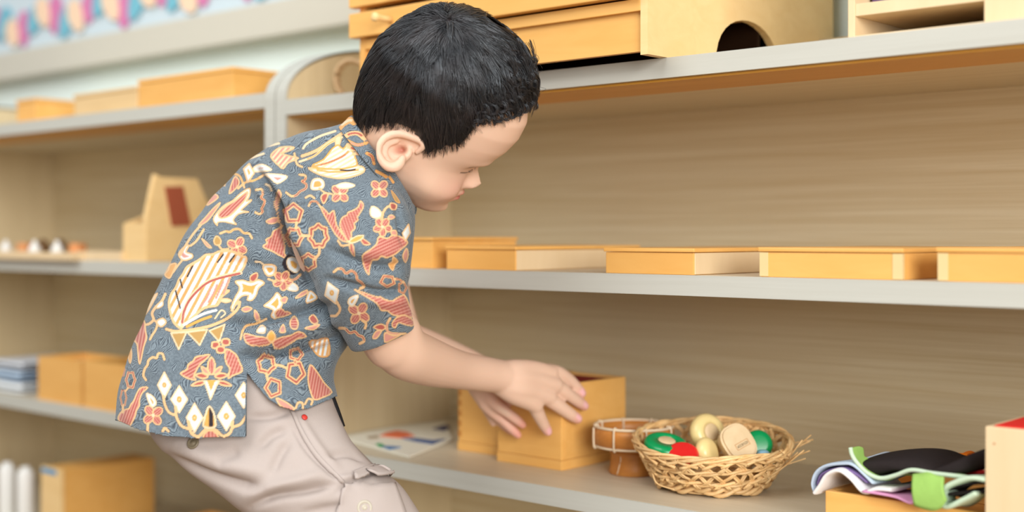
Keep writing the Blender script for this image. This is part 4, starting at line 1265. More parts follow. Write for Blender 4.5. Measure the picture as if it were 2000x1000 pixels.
def draw_shirt(R):
    W_ = dict(fill=RED, hatch=PINK)
    # upper back
    R.stroke([(590, 305), (618, 294), (645, 276), (672, 258)], 7, CREAM); R.stroke([(585, 316), (615, 304), (640, 282), (668, 268)], 5, LCRM, GOLD)
    R.stroke([(592, 290), (600, 280), (625, 266), (655, 256)], 5, LCRM); R.stroke([(575, 300), (580, 320), (590, 326)], 5, CREAM)
    R.poly([(655, 270), (665, 266), (664, 280), (657, 286)], LCRM, CREAM, 3)
    R.poly([(530, 302), (548, 288), (574, 288), (562, 295), (548, 299), (566, 305), (582, 309), (562, 318), (553, 329), (543, 322), (533, 312)], LCRM, CREAM, 4, PINK, hang=40, hper=8)
    R.stroke([(500, 292), (520, 286), (545, 280)], 5, LCRM); R.stroke([(480, 312), (500, 305), (515, 300)], 5, LCRM)
    R.poly([(496, 327), (512, 321), (530, 331), (518, 334), (500, 335)], WHT, LCRM, 3.5, inner=PINK, inw=6)
    R.stroke([(465, 368), (480, 356), (497, 352), (515, 342)], 5, CREAM, GOLD)
    R.poly([(518, 340), (544, 341), (561, 345), (548, 356), (538, 357), (528, 348)], WHT, LCRM, 3.5, inner=PINK, inw=6)
    R.poly([(487, 320), (496, 338), (484, 356), (476, 330)], WHT, CREAM, 4, inner=GOLD, inw=6, smooth_=False)
    R.stroke([(438, 362), (444, 347), (455, 340), (467, 343), (473, 354), (477, 366)], 5, CREAM, GOLD)
    R.poly([(460, 345), (467, 355), (462, 366), (448, 378), (453, 358)], RED, CREAM, 3.4, PINK, hang=0)
    R.poly([(487, 368), (487, 382), (481, 393), (491, 391), (478, 403), (471, 411), (485, 414), (466, 417), (455, 430), (461, 438), (440, 433), (425, 434), (424, 440), (417, 428), (427, 412), (440, 400), (455, 392), (470, 378)], WHT, CREAM, 3.6)
    R.poly([(483, 375), (478, 390), (465, 405), (450, 420), (432, 426), (427, 418), (440, 404), (460, 392)], PINK, CREAM, 3.6, RED, hang=45)
    R.stroke([(500, 371), (511, 370), (513, 380), (510, 386), (517, 393), (514, 402), (511, 408), (513, 413), (507, 418), (499, 415)], 5.5, CREAM, RED)
    R.stroke([(585, 341), (596, 343), (596, 351), (590, 354), (598, 360), (597, 368), (586, 374), (579, 381), (569, 383), (559, 376)], 5.5, CREAM, RED)
    R.poly([(544, 371), (549, 380), (544, 396), (541, 411), (536, 398), (540, 385)], PINK, CREAM, 3.6)
    R.poly([(520, 432), (536, 425), (546, 430), (530, 437)], PINK, CREAM, 3.4); R.stroke([(541, 410), (545, 432), (552, 442)], 4, CREAM)
    R.stroke([(519, 360), (526, 363), (530, 372)], 5, LCRM)
    # shoulder
    R.poly([(603, 328), (630, 331), (672, 328), (700, 324), (712, 331), (702, 340), (670, 348), (640, 345), (618, 338)], WHT, CREAM, 4.5, LCRM, hang=75, hper=7)
    R.poly([(610, 325), (632, 312), (648, 292), (660, 284), (670, 291), (680, 283), (690, 300), (697, 318), (690, 325), (655, 330)], LCRM, GOLD, 4, WHT, hang=60, hper=8)
    R.stroke([(612, 325), (640, 318), (668, 306), (680, 296)], 4, ORNG, RED); R.stroke([(620, 332), (650, 336), (700, 332)], 3, GOLD); R.stroke([(665, 332), (680, 333), (694, 331)], 2.6, BLK)
    R.stroke([(680, 284), (692, 291), (708, 290), (722, 282)], 11, CREAM, RED); R.stroke([(690, 300), (706, 300), (720, 294)], 6, CREAM, PINK)
    R.poly([(722, 300), (729, 310), (720, 321), (716, 309)], PINK, ORNG, 3.4)
    R.stroke([(733, 337), (744, 340), (757, 342), (768, 356)], 6, ORNG)
    R.flower(664, 378, 18); R.poly([(658, 362), (675, 357), (693, 362), (680, 367), (664, 367)], WHT, LCRM, 3.4)
    R.poly([(608, 368), (611, 352), (624, 349), (632, 356), (631, 366), (620, 370)], WHT, LCRM, 4, inner=GOLD, inw=5); R.stroke([(624, 368), (634, 376), (648, 379)], 4.5, CREAM)
    R.poly([(640, 379), (638, 388), (632, 397), (627, 386), (632, 379)], RED, CREAM, 3.4)
    R.flower(741, 369, 18); R.poly([(764, 372), (775, 385), (781, 396), (772, 392)], TANC, ORNG, 2)
    R.stroke([(597, 386), (606, 382), (614, 387)], 5, CREAM); R.stroke([(603, 402), (608, 394), (618, 394), (626, 404)], 5, CREAM, RED)
    # upper sleeve
    R.poly([(626, 403), (637, 412), (643, 418), (652, 412), (656, 435), (663, 450), (675, 464), (683, 472), (668, 470), (655, 457), (645, 440), (634, 421)], RED, CREAM, 3.6, PINK, hang=20, hper=5.5)
    R.poly([(704, 393), (710, 402), (703, 416), (698, 424), (699, 430), (692, 436), (693, 446), (686, 453), (686, 462), (681, 472), (671, 457), (664, 440), (667, 428), (670, 424), (678, 420), (680, 415), (690, 411), (700, 404)], PINK, CREAM, 3.6, RED, hang=-20, hper=5.5)
    R.poly([(683, 474), (690, 480), (692, 500), (684, 489)], PINK, CREAM, 3.2, RED, hang=0); R.poly([(703, 463), (712, 468), (723, 477), (710, 477)], RED, CREAM, 3)
    R.poly([(682, 472), (695, 462), (710, 460), (704, 468), (690, 474)], GOLD, LCRM, 3.2); R.stroke([(660, 470), (668, 480), (680, 478)], 5, CREAM)
    R.ring(573, 417, 17, 18, 5, -.3); R.ring(574, 463, 16, 18, 6); R.ring(622, 461, 18, 22, 7, .2); R.ring(602, 512, 15, 16, 6, .5)
    R.stroke([(579, 435), (578, 446)], 6, CREAM); R.stroke([(590, 460), (604, 461)], 6, CREAM); R.stroke([(624, 483), (623, 496), (614, 506)], 6, CREAM)
    R.flower(747, 443, 17, 5, .3)
    R.poly([(726, 404), (738, 408), (746, 420), (735, 426), (724, 420)], WHT, LCRM, 4); R.stroke([(746, 428), (749, 414), (757, 404), (768, 402)], 5.5, CREAM)
    R.poly([(763, 397), (774, 400), (772, 409), (763, 407)], RED, CREAM, 3.4); R.poly([(758, 424), (764, 420), (771, 424), (763, 428)], PINK, CREAM, 3); R.poly([(764, 452), (772, 450), (775, 458), (767, 460)], PINK, CREAM, 3.4)
    R.poly([(740, 463), (756, 466), (768, 460), (785, 464), (796, 474), (783, 487), (770, 497), (755, 503), (745, 500), (737, 507), (727, 508), (722, 522), (720, 536), (712, 522), (708, 500), (720, 490), (735, 478)], RED, CREAM, 3.8, PINK, hang=65, hper=6)
    R.poly([(768, 502), (777, 510), (771, 517), (767, 528), (759, 516), (766, 512)], ORNG, CREAM, 3)
    R.poly([(798, 438), (801, 455), (792, 470), (786, 456)], WHT, CREAM, 3.4, smooth_=False)
    R.poly([(794, 485), (797, 498), (792, 512), (787, 500)], PINK, CREAM, 3.4)
    R.stroke([(652, 531), (660, 525), (669, 526), (676, 534), (686, 529), (695, 535), (698, 546), (706, 552), (711, 560), (704, 563)], 6, CREAM, RED)
    # lower sleeve
    R.diamond(648, 572, 14, 22, -.35); R.stroke([(658, 590), (664, 604), (657, 616), (647, 617)], 6, CREAM)
    R.flower(701, 612, 21, 4, .6); R.poly([(680, 592), (684, 582), (699, 577), (695, 590), (688, 598)], WHT, LCRM, 3.4, inner=GOLD, inw=5); R.stroke([(708, 626), (715, 632), (713, 641)], 6, CREAM)
    R.poly([(693, 566), (726, 577), (735, 580), (742, 580), (752, 585), (765, 588), (778, 581), (790, 577), (800, 598), (807, 618), (788, 618), (768, 615), (757, 607), (745, 606), (740, 598), (730, 588)], RED, CREAM, 3.8, PINK, hang=70, hper=6)
    R.poly([(768, 628), (776, 620), (790, 616), (807, 626), (806, 636), (792, 634), (778, 630), (772, 640), (766, 636)], PINK, CREAM, 3.6, RED, hang=70, hper=5)
    R.poly([(730, 639), (745, 633), (753, 640), (744, 645)], RED, CREAM, 3.4); R.poly([(745, 646), (736, 660), (728, 660), (734, 648)], PINK, CREAM, 3.4)
    R.stroke([(762, 622), (756, 634), (758, 648), (774, 652), (792, 652)], 6, CREAM, PINK); R.poly([(752, 650), (768, 656), (782, 654), (766, 663), (752, 668)], PINK, CREAM, 3.4)
    R.stroke([(663, 641), (674, 642), (683, 650), (693, 648), (700, 655), (708, 658), (711, 666), (703, 671)], 6.5, CREAM, RED)
    R.ring(757, 549, 14, 11, 5, .4); R.ring(786, 562, 8, 12, 5); R.stroke([(770, 545), (780, 546), (788, 552)], 5, CREAM, RED)
    # flank
    R.stroke([(430, 456), (441, 452), (449, 453), (457, 448), (468, 448), (476, 455), (486, 456), (492, 465)], 5.5, CREAM, ORNG)
    R.flower(463, 482, 19, 4, .5); R.stroke([(426, 478), (434, 487), (446, 486)], 5, CREAM); R.poly([(418, 470), (423, 461), (431, 468), (430, 477), (421, 478)], TANC, CREAM, 3.4); R.poly([(394, 466), (404, 474), (413, 484), (404, 481)], PINK, CREAM, 3)
    feather = [(352, 641), (340, 630), (333, 612), (330, 592), (335, 574), (344, 561), (350, 546), (358, 535), (365, 522), (378, 514), (390, 507), (402, 498), (415, 497), (426, 492), (440, 490), (456, 492), (470, 499), (481, 504), (478, 516), (470, 530), (452, 536), (446, 550), (440, 567), (447, 568), (432, 580), (424, 596), (400, 601), (376, 620), (358, 636)]
    R.poly(feather, WHT, CREAM, 5.5, ORNG, hang=28, hper=13)
    ix = R.near(feather, 0); q = R.p[ix]; ins = inside(q, feather)
    ph = (q[:, 0] * math.cos(math.radians(28)) + q[:, 1] * math.sin(math.radians(28))) / 13
    R.put(ix, WHT, ins * np.clip(.9 - 2.2 * np.sin(2 * np.pi * ph), 0, 1) * .9)
    R.poly(feather, WHT, CREAM, 0.1) if False else None
    R.stroke(feather + [feather[0]], 5, CREAM)
    R.stroke([(356, 636), (358, 612), (368, 588), (385, 567), (405, 551), (430, 541), (470, 533)], 8, LCRM); R.stroke([(356, 630), (359, 610), (369, 588), (386, 568), (406, 552), (430, 543), (468, 534)], 4.2, RED)
    for a, b in (((343, 568), (352, 602)), ((352, 546), (356, 562)), ((366, 540), (376, 520)), ((425, 512), (436, 497)), ((448, 512), (458, 499))): R.stroke([a, b], 2.6, BLK, None, False)
    for k in range(4): R.stroke([(392 + 15 * k, 598 - 8 * k), (404 + 13 * k, 582 - 9 * k), (412 + 12 * k, 562 - 6 * k)], 3.2, PINK)
    R.stroke([(360, 634), (380, 622), (400, 612), (422, 606)], 6, WHT); R.stroke([(365, 638), (390, 626), (412, 618)], 6, GOLD)
    R.stroke([(420, 622), (432, 606), (440, 612), (432, 620)], 4, LCRM)
    R.stroke([(325, 643), (345, 647), (380, 643), (412, 636), (440, 624), (456, 612), (466, 600), (468, 590), (460, 594), (453, 606)], 6.5, CREAM)
    for t in (((334, 651), (364, 649), (349, 682)), ((366, 649), (405, 644), (390, 674)), ((409, 646), (439, 634), (428, 667))): R.poly(t, TANC, LCRM, 4, smooth_=False)
    R.poly([(472, 604), (482, 599), (492, 603), (480, 609)], PINK, CREAM, 3.2); R.poly([(430, 587), (440, 583), (452, 587), (441, 591)], LCRM, CREAM, 3)
    R.poly([(460, 550), (475, 548), (490, 552), (505, 547), (516, 553), (505, 562), (500, 576), (492, 586), (483, 585), (486, 577), (472, 578), (460, 592), (454, 606), (452, 600), (460, 580), (466, 570), (468, 560)], WHT, CREAM, 4, inner=GOLD, inw=6.5)
    R.poly([(490, 549), (489, 540), (501, 533), (503, 540), (497, 549)], RED, CREAM, 3.4)
    R.poly([(516, 597), (525, 590), (535, 580), (541, 572), (548, 580), (551, 594), (546, 604), (538, 622), (530, 616), (534, 606), (524, 600)], WHT, CREAM, 4, inner=GOLD, inw=6.5)
    R.poly([(538, 610), (548, 603), (557, 608), (568, 612), (550, 619), (540, 619)], RED, CREAM, 3.4, PINK, hang=30); R.poly([(548, 586), (556, 580), (561, 583), (556, 592)], PINK, CREAM, 3.2)
    R.poly([(552, 441), (549, 450), (553, 465), (556, 480), (555, 494), (560, 504), (545, 498), (533, 491), (514, 482), (522, 475), (520, 468), (530, 462), (534, 452), (544, 446)], RED, CREAM, 3.8, PINK, hang=15, hper=5.5)
    R.poly([(556, 505), (565, 497), (580, 506), (590, 515), (584, 530), (570, 536), (558, 528), (552, 516)], BLK, BLK, 1); R.poly([(563, 505), (575, 503), (588, 516), (580, 532), (566, 526), (561, 515)], WHT, LCRM, 2, inner=GOLD, inw=7)
    R.flower(552, 548, 18, 5, .2); R.poly([(514, 520), (528, 517), (539, 522), (535, 535), (522, 538)], WHT, CREAM, 4.5, inner=GOLD, inw=6); R.stroke([(499, 511), (508, 512), (515, 517)], 4.5, LCRM); R.stroke([(524, 545), (538, 550)], 5, CREAM); R.stroke([(566, 548), (577, 545), (587, 536)], 6, CREAM, PINK); R.poly([(562, 565), (572, 553), (582, 562), (578, 568)], WHT, LCRM, 3.6)
    R.poly([(598, 590), (604, 570), (612, 572), (619, 582), (608, 589)], WHT, CREAM, 3.4, inner=GOLD, inw=5); R.poly([(577, 582), (588, 572), (600, 567), (598, 574), (586, 580)], PINK, CREAM, 3.4)
    R.poly([(567, 628), (575, 618), (582, 630), (579, 642), (569, 640)], RED, CREAM, 4.2, PINK, hang=90); R.poly([(546, 648), (553, 634), (557, 648)], PINK, CREAM, 3.4); R.poly([(497, 606), (504, 613), (507, 624), (499, 624)], PINK, CREAM, 3.2)
    R.stroke([(470, 662), (474, 646), (482, 636), (500, 632), (520, 623)], 5.5, CREAM, ORNG); R.poly([(502, 648), (510, 636), (518, 640), (516, 650)], WHT, LCRM, 4)
    R.poly([(478, 652), (500, 657), (520, 660), (530, 668), (515, 675), (490, 674), (479, 665)], PINK, CREAM, 3.8, RED, hang=80, hper=6); R.poly([(534, 666), (550, 659), (568, 655), (584, 648), (598, 657), (580, 662), (570, 669), (550, 680), (537, 680)], PINK, CREAM, 3.8, RED, hang=60, hper=6); R.poly([(522, 658), (530, 646), (538, 658), (530, 668)], GOLD, CREAM, 3.4)
    R.poly([(604, 622), (612, 615), (621, 628), (612, 632)], RED, CREAM, 3.4); R.poly([(624, 634), (612, 644), (596, 641), (608, 637)], PINK, CREAM, 3.4)
    R.poly([(604, 668), (622, 664), (640, 662), (643, 692), (626, 696), (614, 686)], WHT, ORNG, 4, ORNG, hang=10, hper=9)
    # front panel below the fold
    R.ring(520, 711, 17, 18, 6, .3); R.ring(577, 727, 17, 20, 5, .2); R.ring(534, 757, 15, 18, 5, .6); R.ring(578, 692, 13, 12, 5)
    R.stroke([(538, 713), (548, 714), (560, 719)], 6, CREAM); R.stroke([(520, 730), (523, 742)], 6, CREAM); R.stroke([(576, 704), (577, 710)], 6, CREAM, RED)
    R.poly([(606, 713), (620, 728), (633, 748), (648, 766), (630, 776), (614, 780), (606, 762), (602, 740)], RED, CREAM, 3.8, PINK, hang=10, hper=5.5)
    R.poly([(540, 778), (556, 784), (575, 798), (566, 800), (548, 792)], PINK, CREAM, 3.6); R.stroke([(578, 797), (582, 787), (590, 787), (592, 797)], 5, CREAM); R.stroke([(596, 789), (602, 779), (610, 782), (608, 790)], 5, CREAM)
    # back panel
    R.poly([(413, 698), (420, 712), (417, 728), (413, 731), (408, 726), (406, 712)], RED, CREAM, 4.5, PINK, hang=0, hper=5)
    for sg in (-1, 1):
        m = lambda L: [(413 + sg * (x - 413), y) for x, y in L]
        R.poly(m([(382, 733), (394, 729), (406, 735), (396, 739)]), RED, CREAM, 4.2); R.poly(m([(393, 716), (403, 721), (409, 731), (398, 727)]), PINK, CREAM, 4.2); R.poly(m([(374, 753), (388, 745), (402, 745), (392, 752)]), RED, CREAM, 4.2)
    R.poly([(399, 744), (427, 744), (411, 780)], WHT, LCRM, 4, smooth_=False); R.poly([(405, 743), (420, 743), (412, 762)], GOLD, GOLD, 1, smooth_=False)
    R.poly([(353, 729), (365, 722), (368, 712), (378, 705), (382, 698), (395, 695), (409, 693), (400, 703), (390, 712), (384, 722), (378, 735), (382, 742), (365, 738)], PINK, CREAM, 4.2, RED, hang=60, hper=6)
    R.poly([(442, 682), (455, 688), (463, 696), (467, 706), (473, 720), (470, 727), (455, 733), (446, 738), (449, 720), (443, 711), (440, 698)], PINK, CREAM, 4.2, RED, hang=20, hper=6)
    for x, y in ((421, 674), (441, 668), (431, 683)): R.poly([(x - 6, y - 5), (x + 6, y - 5), (x + 6, y + 5), (x - 6, y + 5)], RED, CREAM, 4.4)
    for x, y, a, b in ((321, 752, 13, 25), (350, 780, 16, 26), (380, 816, 16, 28), (442, 813, 17, 28), (476, 772, 16, 25)): R.diamond(x, y, a, b)
    R.stroke([(319, 774), (322, 790), (330, 805), (344, 812)], 6, CREAM); R.stroke([(343, 795), (345, 815), (355, 832), (370, 838)], 6.5, CREAM); R.stroke([(368, 824), (374, 846), (388, 852), (398, 842), (410, 836), (424, 842), (436, 852), (450, 844), (455, 824)], 7, CREAM); R.stroke([(455, 834), (470, 828), (481, 812)], 6.5, CREAM)
    R.poly([(409, 794), (417, 806), (421, 826), (418, 834), (400, 834), (398, 826), (403, 806)], GOLD, LCRM, 5, BLK, hang=0, hper=17); R.poly([(398, 856), (402, 845), (411, 841), (420, 845), (425, 856)], PINK, CREAM, 4, RED, hang=0, hper=7)
    R.flower(299, 811, 20, 4, .9); R.poly([(286, 769), (298, 774), (305, 786), (300, 794), (293, 790)], WHT, LCRM, 3.6, inner=GOLD, inw=5); R.stroke([(289, 828), (288, 844)], 6, CREAM)
    R.poly([(231, 818), (236, 806), (245, 800), (252, 798), (256, 790), (262, 782), (266, 772), (271, 762), (277, 757), (288, 757), (277, 768), (272, 782), (272, 792), (266, 802), (264, 812), (258, 824), (252, 832), (240, 828)], PINK, CREAM, 3.8, RED, hang=20, hper=5)
    R.ring(255, 742, 9, 17, 6); R.ring(241, 777, 6, 17, 6); R.ring(239, 722, 5, 14, 6); R.stroke([(250, 758), (245, 764)], 4, CREAM); R.stroke([(240, 793), (240, 805)], 5, CREAM)
    R.stroke([(285, 742), (280, 733), (283, 720), (288, 713), (290, 704), (298, 698), (306, 699), (309, 691), (317, 691), (321, 702)], 5.5, CREAM)
    R.poly([(252, 667), (257, 690), (254, 709), (250, 690)], ORNG, CREAM, 3.2); R.stroke([(318, 842), (322, 836), (329, 842)], 6, CREAM)
    R.poly([(261, 652), (270, 637), (281, 626), (284, 648), (286, 660), (280, 678), (273, 710), (270, 690), (268, 672), (260, 662)], PINK, CREAM, 4, RED, hang=10, hper=6)
    R.poly([(307, 573), (300, 588), (290, 606), (275, 626), (266, 638), (279, 602), (292, 585)], LCRM, CREAM, 3); R.stroke([(323, 574), (316, 588), (304, 600), (297, 612), (300, 624), (292, 632), (286, 634)], 6, CREAM); R.poly([(306, 598), (316, 588), (318, 596), (308, 602)], WHT, CREAM, 3)
    R.stroke([(300, 624), (307, 632), (304, 644), (297, 655), (293, 663)], 5, CREAM); R.poly([(306, 628), (318, 622), (324, 630), (314, 638)], WHT, CREAM, 4)
    R.poly([(330, 497), (333, 510), (325, 526), (322, 515)], PINK, CREAM, 3.4); R.stroke([(325, 526), (314, 542), (300, 568)], 4, CREAM); R.poly([(312, 538), (308, 556), (299, 568), (304, 548)], LCRM, CREAM, 3)
    R.poly([(349, 497), (358, 484), (369, 479), (363, 492), (375, 497), (374, 504), (358, 508)], WHT, CREAM, 3.8, inner=PINK, inw=5); R.stroke([(356, 508), (347, 519), (338, 532)], 4.5, CREAM); R.poly([(333, 517), (344, 515), (338, 530), (331, 543), (322, 537), (329, 527)], ORNG, CREAM, 3.4)
    R.poly([(404, 400), (417, 380), (426, 385), (413, 396)], PINK, CREAM, 3.4); R.stroke([(352, 498), (362, 480), (378, 456), (392, 440)], 5, CREAM); R.poly([(388, 440), (402, 424), (416, 408), (430, 396), (420, 412), (404, 432)], PINK, CREAM, 3.4); R.stroke([(372, 480), (384, 470), (398, 448)], 5, CREAM)
PRN = Print(PX(SV))
draw_shirt(PRN)
def shirt_material():
    m, nt, b, N, L = new_mat('batik_cotton')
    tc = N.new('ShaderNodeTexCoord')
    nz = N.new('ShaderNodeTexNoise'); nz.inputs['Scale'].default_value = 30; nz.inputs['Detail'].default_value = 1.5
    L.new(tc.outputs['Object'], nz.inputs['Vector'])
    sub = N.new('ShaderNodeVectorMath'); sub.operation = 'SUBTRACT'; sub.inputs[1].default_value = (.5, .5, .5); L.new(nz.outputs['Color'], sub.inputs[0])
    sc = N.new('ShaderNodeVectorMath'); sc.operation = 'SCALE'; sc.inputs['Scale'].default_value = .05; L.new(sub.outputs[0], sc.inputs[0])
    ad = N.new('ShaderNodeVectorMath'); ad.operation = 'ADD'; L.new(tc.outputs['Object'], ad.inputs[0]); L.new(sc.outputs[0], ad.inputs[1])
    rt = N.new('ShaderNodeMapping'); rt.inputs['Rotation'].default_value = (0, .6, 0); L.new(ad.outputs[0], rt.inputs['Vector'])
    wv = N.new('ShaderNodeTexWave'); wv.bands_direction = 'Z'; wv.inputs['Scale'].default_value = 190; wv.inputs['Distortion'].default_value = 0; L.new(rt.outputs[0], wv.inputs['Vector'])
    n2 = N.new('ShaderNodeTexNoise'); n2.inputs['Scale'].default_value = 420; n2.inputs['Detail'].default_value = 2; L.new(tc.outputs['Object'], n2.inputs['Vector'])
    mu = N.new('ShaderNodeMath'); mu.operation = 'MULTIPLY_ADD'; mu.inputs[1].default_value = .46; L.new(wv.outputs['Fac'], mu.inputs[0])
    m2 = N.new('ShaderNodeMath'); m2.operation = 'MULTIPLY'; m2.inputs[1].default_value = .56; L.new(n2.outputs['Fac'], m2.inputs[0]); L.new(m2.outputs[0], mu.inputs[2])
    cr = N.new('ShaderNodeValToRGB')
    e = cr.color_ramp.elements
    e[0].position = .22; e[0].color = lin(64, 73, 84); e[1].position = .78; e[1].color = lin(130, 144, 153)
    L.new(mu.outputs[0], cr.inputs[0])
    vc = N.new('ShaderNodeVertexColor'); vc.layer_name = 'Col'
    mx = N.new('ShaderNodeMix'); mx.data_type = 'RGBA'
    L.new(vc.outputs['Alpha'], mx.inputs[0]); L.new(cr.outputs[0], mx.inputs[6]); L.new(vc.outputs['Color'], mx.inputs[7])
    L.new(mx.outputs[2], b.inputs['Base Color'])
    b.inputs['Roughness'].default_value = .85; b.inputs['Specular IOR Level'].default_value = .15
    b.inputs['Sheen Weight'].default_value = .15
    bp = N.new('ShaderNodeBump'); bp.inputs['Strength'].default_value = .25; bp.inputs['Distance'].default_value = .0006
    L.new(n2.outputs['Fac'], bp.inputs['Height']); L.new(bp.outputs[0], b.inputs['Normal'])
    return m
SHM = shirt_material()
SHIRT = finish('shirt', SV, SQ, SHM, PERS, PRN.C, True, PRN.A)
sdf = SHIRT.modifiers.new('thick', 'SOLIDIFY'); sdf.thickness = .0012; sdf.offset = -1
SHIRT['label'] = 'slate blue short-sleeved batik shirt with cream and red motifs'
# collar: folded band round the neck, open at the throat
def collar():
    n = 220; rows = []
    a = np.linspace(-2.95, 2.95, n) + math.pi        # open at the front
    lat = np.array([.0, -1., 0])
    prof = [((700, 252), (806, 404), 1.522, .054), ((690, 230), (811, 404), 1.520, .057), ((684, 230), (812, 408), 1.520, .061), ((674, 240), (812, 413), 1.521, .065), ((664, 249), (810, 420), 1.523, .070)]
    for b, f, D, hw in catmull([np.array([*b, *f, D, hw]) for b, f, D, hw in prof], 8) and [((q[0], q[1]), (q[2], q[3]), q[4], q[5]) for q in catmull([np.array([*b, *f, D, hw]) for b, f, D, hw in prof], 8)]:
        B_, F_ = P(b[0], b[1], D), P(f[0], f[1], D)
        c, h = (B_ + F_) / 2, (F_ - B_) / 2
        rows.append(c + np.cos(a)[:, None] * h + np.sin(a)[:, None] * hw * lat)
    m = len(rows)
    V = np.concatenate(rows)
    Q = np.array([(i * n + j, i * n + j + 1, (i + 1) * n + j + 1, (i + 1) * n + j) for i in range(m - 1) for j in range(n - 1)])
    return V, Q
CV, CQ = collar()
PC = Print(PX(CV))
PC.stroke([(664, 250), (672, 242), (684, 236), (692, 240)], 14, ORNG, LCRM); PC.stroke([(674, 268), (686, 262), (700, 262), (712, 272)], 10, CREAM, RED); PC.stroke([(680, 276), (698, 284), (716, 280)], 7, ORNG, PINK)
PC.stroke([(716, 300), (726, 306), (730, 320)], 7, ORNG, RED); PC.stroke([(735, 335), (748, 342), (762, 352)], 7, ORNG); PC.poly([(764, 372), (774, 384), (782, 398), (772, 392)], TANC, ORNG, 3); PC.poly([(786, 396), (796, 404), (806, 424), (794, 414)], GOLD, CREAM, 3)
col = finish('collar', CV, CQ, SHM, SHIRT, PC.C, True, PC.A)
cs = col.modifiers.new('thick', 'SOLIDIFY'); cs.thickness = .002; cs.offset = 0
# ================================================================ trousers
TR = Soup()
def leg(dD, sx, sy, near_):
    st = [((300, 745), (628, 690), 1.512, .082, 2.4), ((296, 800), (640, 745), 1.506, .086, 2.4)]
    if near_:
        st += [((294, 850), (655, 795), 1.492, .084, 2.4), ((345, 905), (674, 838), 1.470, .076, 2.3), ((402, 946), (692, 868), 1.456, .072, 2.2), ((442, 976), (735, 914), 1.447, .070, 2.2),
               ((480, 1003), (778, 942), 1.445, .068, 2.2), ((532, 1050), (814, 992), 1.442, .066, 2.2), ((592, 1112), (852, 1062), 1.44, .064, 2.2), ((612, 1190), (850, 1160), 1.445, .060, 2.2), ((604, 1320), (796, 1310), 1.455, .056, 2.2), ((592, 1500), (768, 1500), 1.46, .052, 2.2)]
    else:
        st += [((330, 840), (640, 792), 1.53, .088, 2.3), ((380, 890), (660, 830), 1.55, .076, 2.3), ((440, 940), (690, 866), 1.56, .070, 2.2), ((520, 1010), (770, 950), 1.562, .066, 2.2), ((600, 1090), (830, 1040), 1.562, .062, 2.2),
               ((620, 1180), (830, 1140), 1.565, .058, 2.2), ((620, 1290), (780, 1280), 1.57, .054, 2.2), ((610, 1440), (760, 1440), 1.575, .050, 2.2)]
    loft(TR, st, 48, 7)
leg(0, 0, 0, True); leg(0, 0, 0, False)
TV, TQ = remesh(TR, .0022)
TE = edges_of(TQ)
TV = smooth(TV, TE, 16, .5)
TN = normals(TV, TQ)
tpx = PX(TV)
nearT = np.clip((-TN[:, 1] + .2) / .4, 0, 1)
dT = np.zeros(len(TV))
TF = [([(490, 990), (540, 968), (600, 958), (655, 940)], 9, -0.0101), ([(480, 965), (560, 945), (640, 925)], 13, 0.0058), ([(330, 890), (400, 925), (460, 942), (510, 952)], 10, -0.0087), ([(350, 870), (430, 905), (520, 925)], 16, 0.0058),
      ([(505, 875), (530, 850), (560, 838)], 9, -0.0058), ([(530, 925), (545, 890), (565, 862)], 9, -0.0058), ([(480, 815), (530, 812), (570, 800)], 8, -0.0058), ([(570, 830), (600, 880), (640, 920), (670, 945)], 4, -0.0043),
      ([(585, 815), (620, 870), (660, 912)], 8, 0.0036), ([(640, 890), (680, 885), (720, 900)], 8, -0.0058), ([(660, 960), (700, 935), (735, 915)], 7, -0.0058), ([(600, 1000), (680, 985), (730, 950)], 9, -0.0058), ([(420, 905), (470, 880)], 12, -0.0043), ([(620, 945), (670, 935), (720, 930)], 8, 0.0043)]
for ln, w, amp in TF:
    cl = [tuple(p) for p in catmull(ln, 5)]
    x = np.array(cl)
    sel = np.where((np.abs(tpx[:, 0] - (x[:, 0].min() + x[:, 0].max()) / 2) < (np.ptp(x[:, 0]) / 2 + 3 * w)) & (np.abs(tpx[:, 1] - (x[:, 1].min() + x[:, 1].max()) / 2) < (np.ptp(x[:, 1]) / 2 + 3 * w)))[0]
    d, t = poly_dist(tpx[sel], cl)
    dT[sel] += amp * np.exp(-(d / w) ** 2) * (.3 + .7 * np.clip(np.minimum(t, 1 - t) * 5, 0, 1)) * nearT[sel]
dT += .001 * np.sin(tpx[:, 0] / 19 + 2 * np.sin(tpx[:, 1] / 33)) * np.sin(tpx[:, 1] / 27) * nearT
TV = TV + TN * dT[:, None]
TV = smooth(TV, TE, 2, .4)
TRM = plain('trouser_twill', (180, 168, 162), .85, .15, .03, 900, .15)
TROU = finish('trousers', TV, TQ, TRM, PERS)
TROU['label'] = 'pale stone coloured cargo trousers'
from mathutils.bvhtree import BVHTree
TBV = BVHTree.FromPolygons([tuple(v) for v in TV], [tuple(int(i) for i in q) for q in TQ])
def on_surf(bvh, px, py, lift=0.0):
    d = Vector(((px - 1000) / FPX, 1, (HY - py) / FPX)).normalized()
    h = bvh.ray_cast(Vector((0, 0, ZC)), d)
    if h[0] is None: return np.array(P(px, py, 1.45)), np.array([0, -1, 0.])
    return np.array(h[0] + h[1] * lift), np.array(h[1])
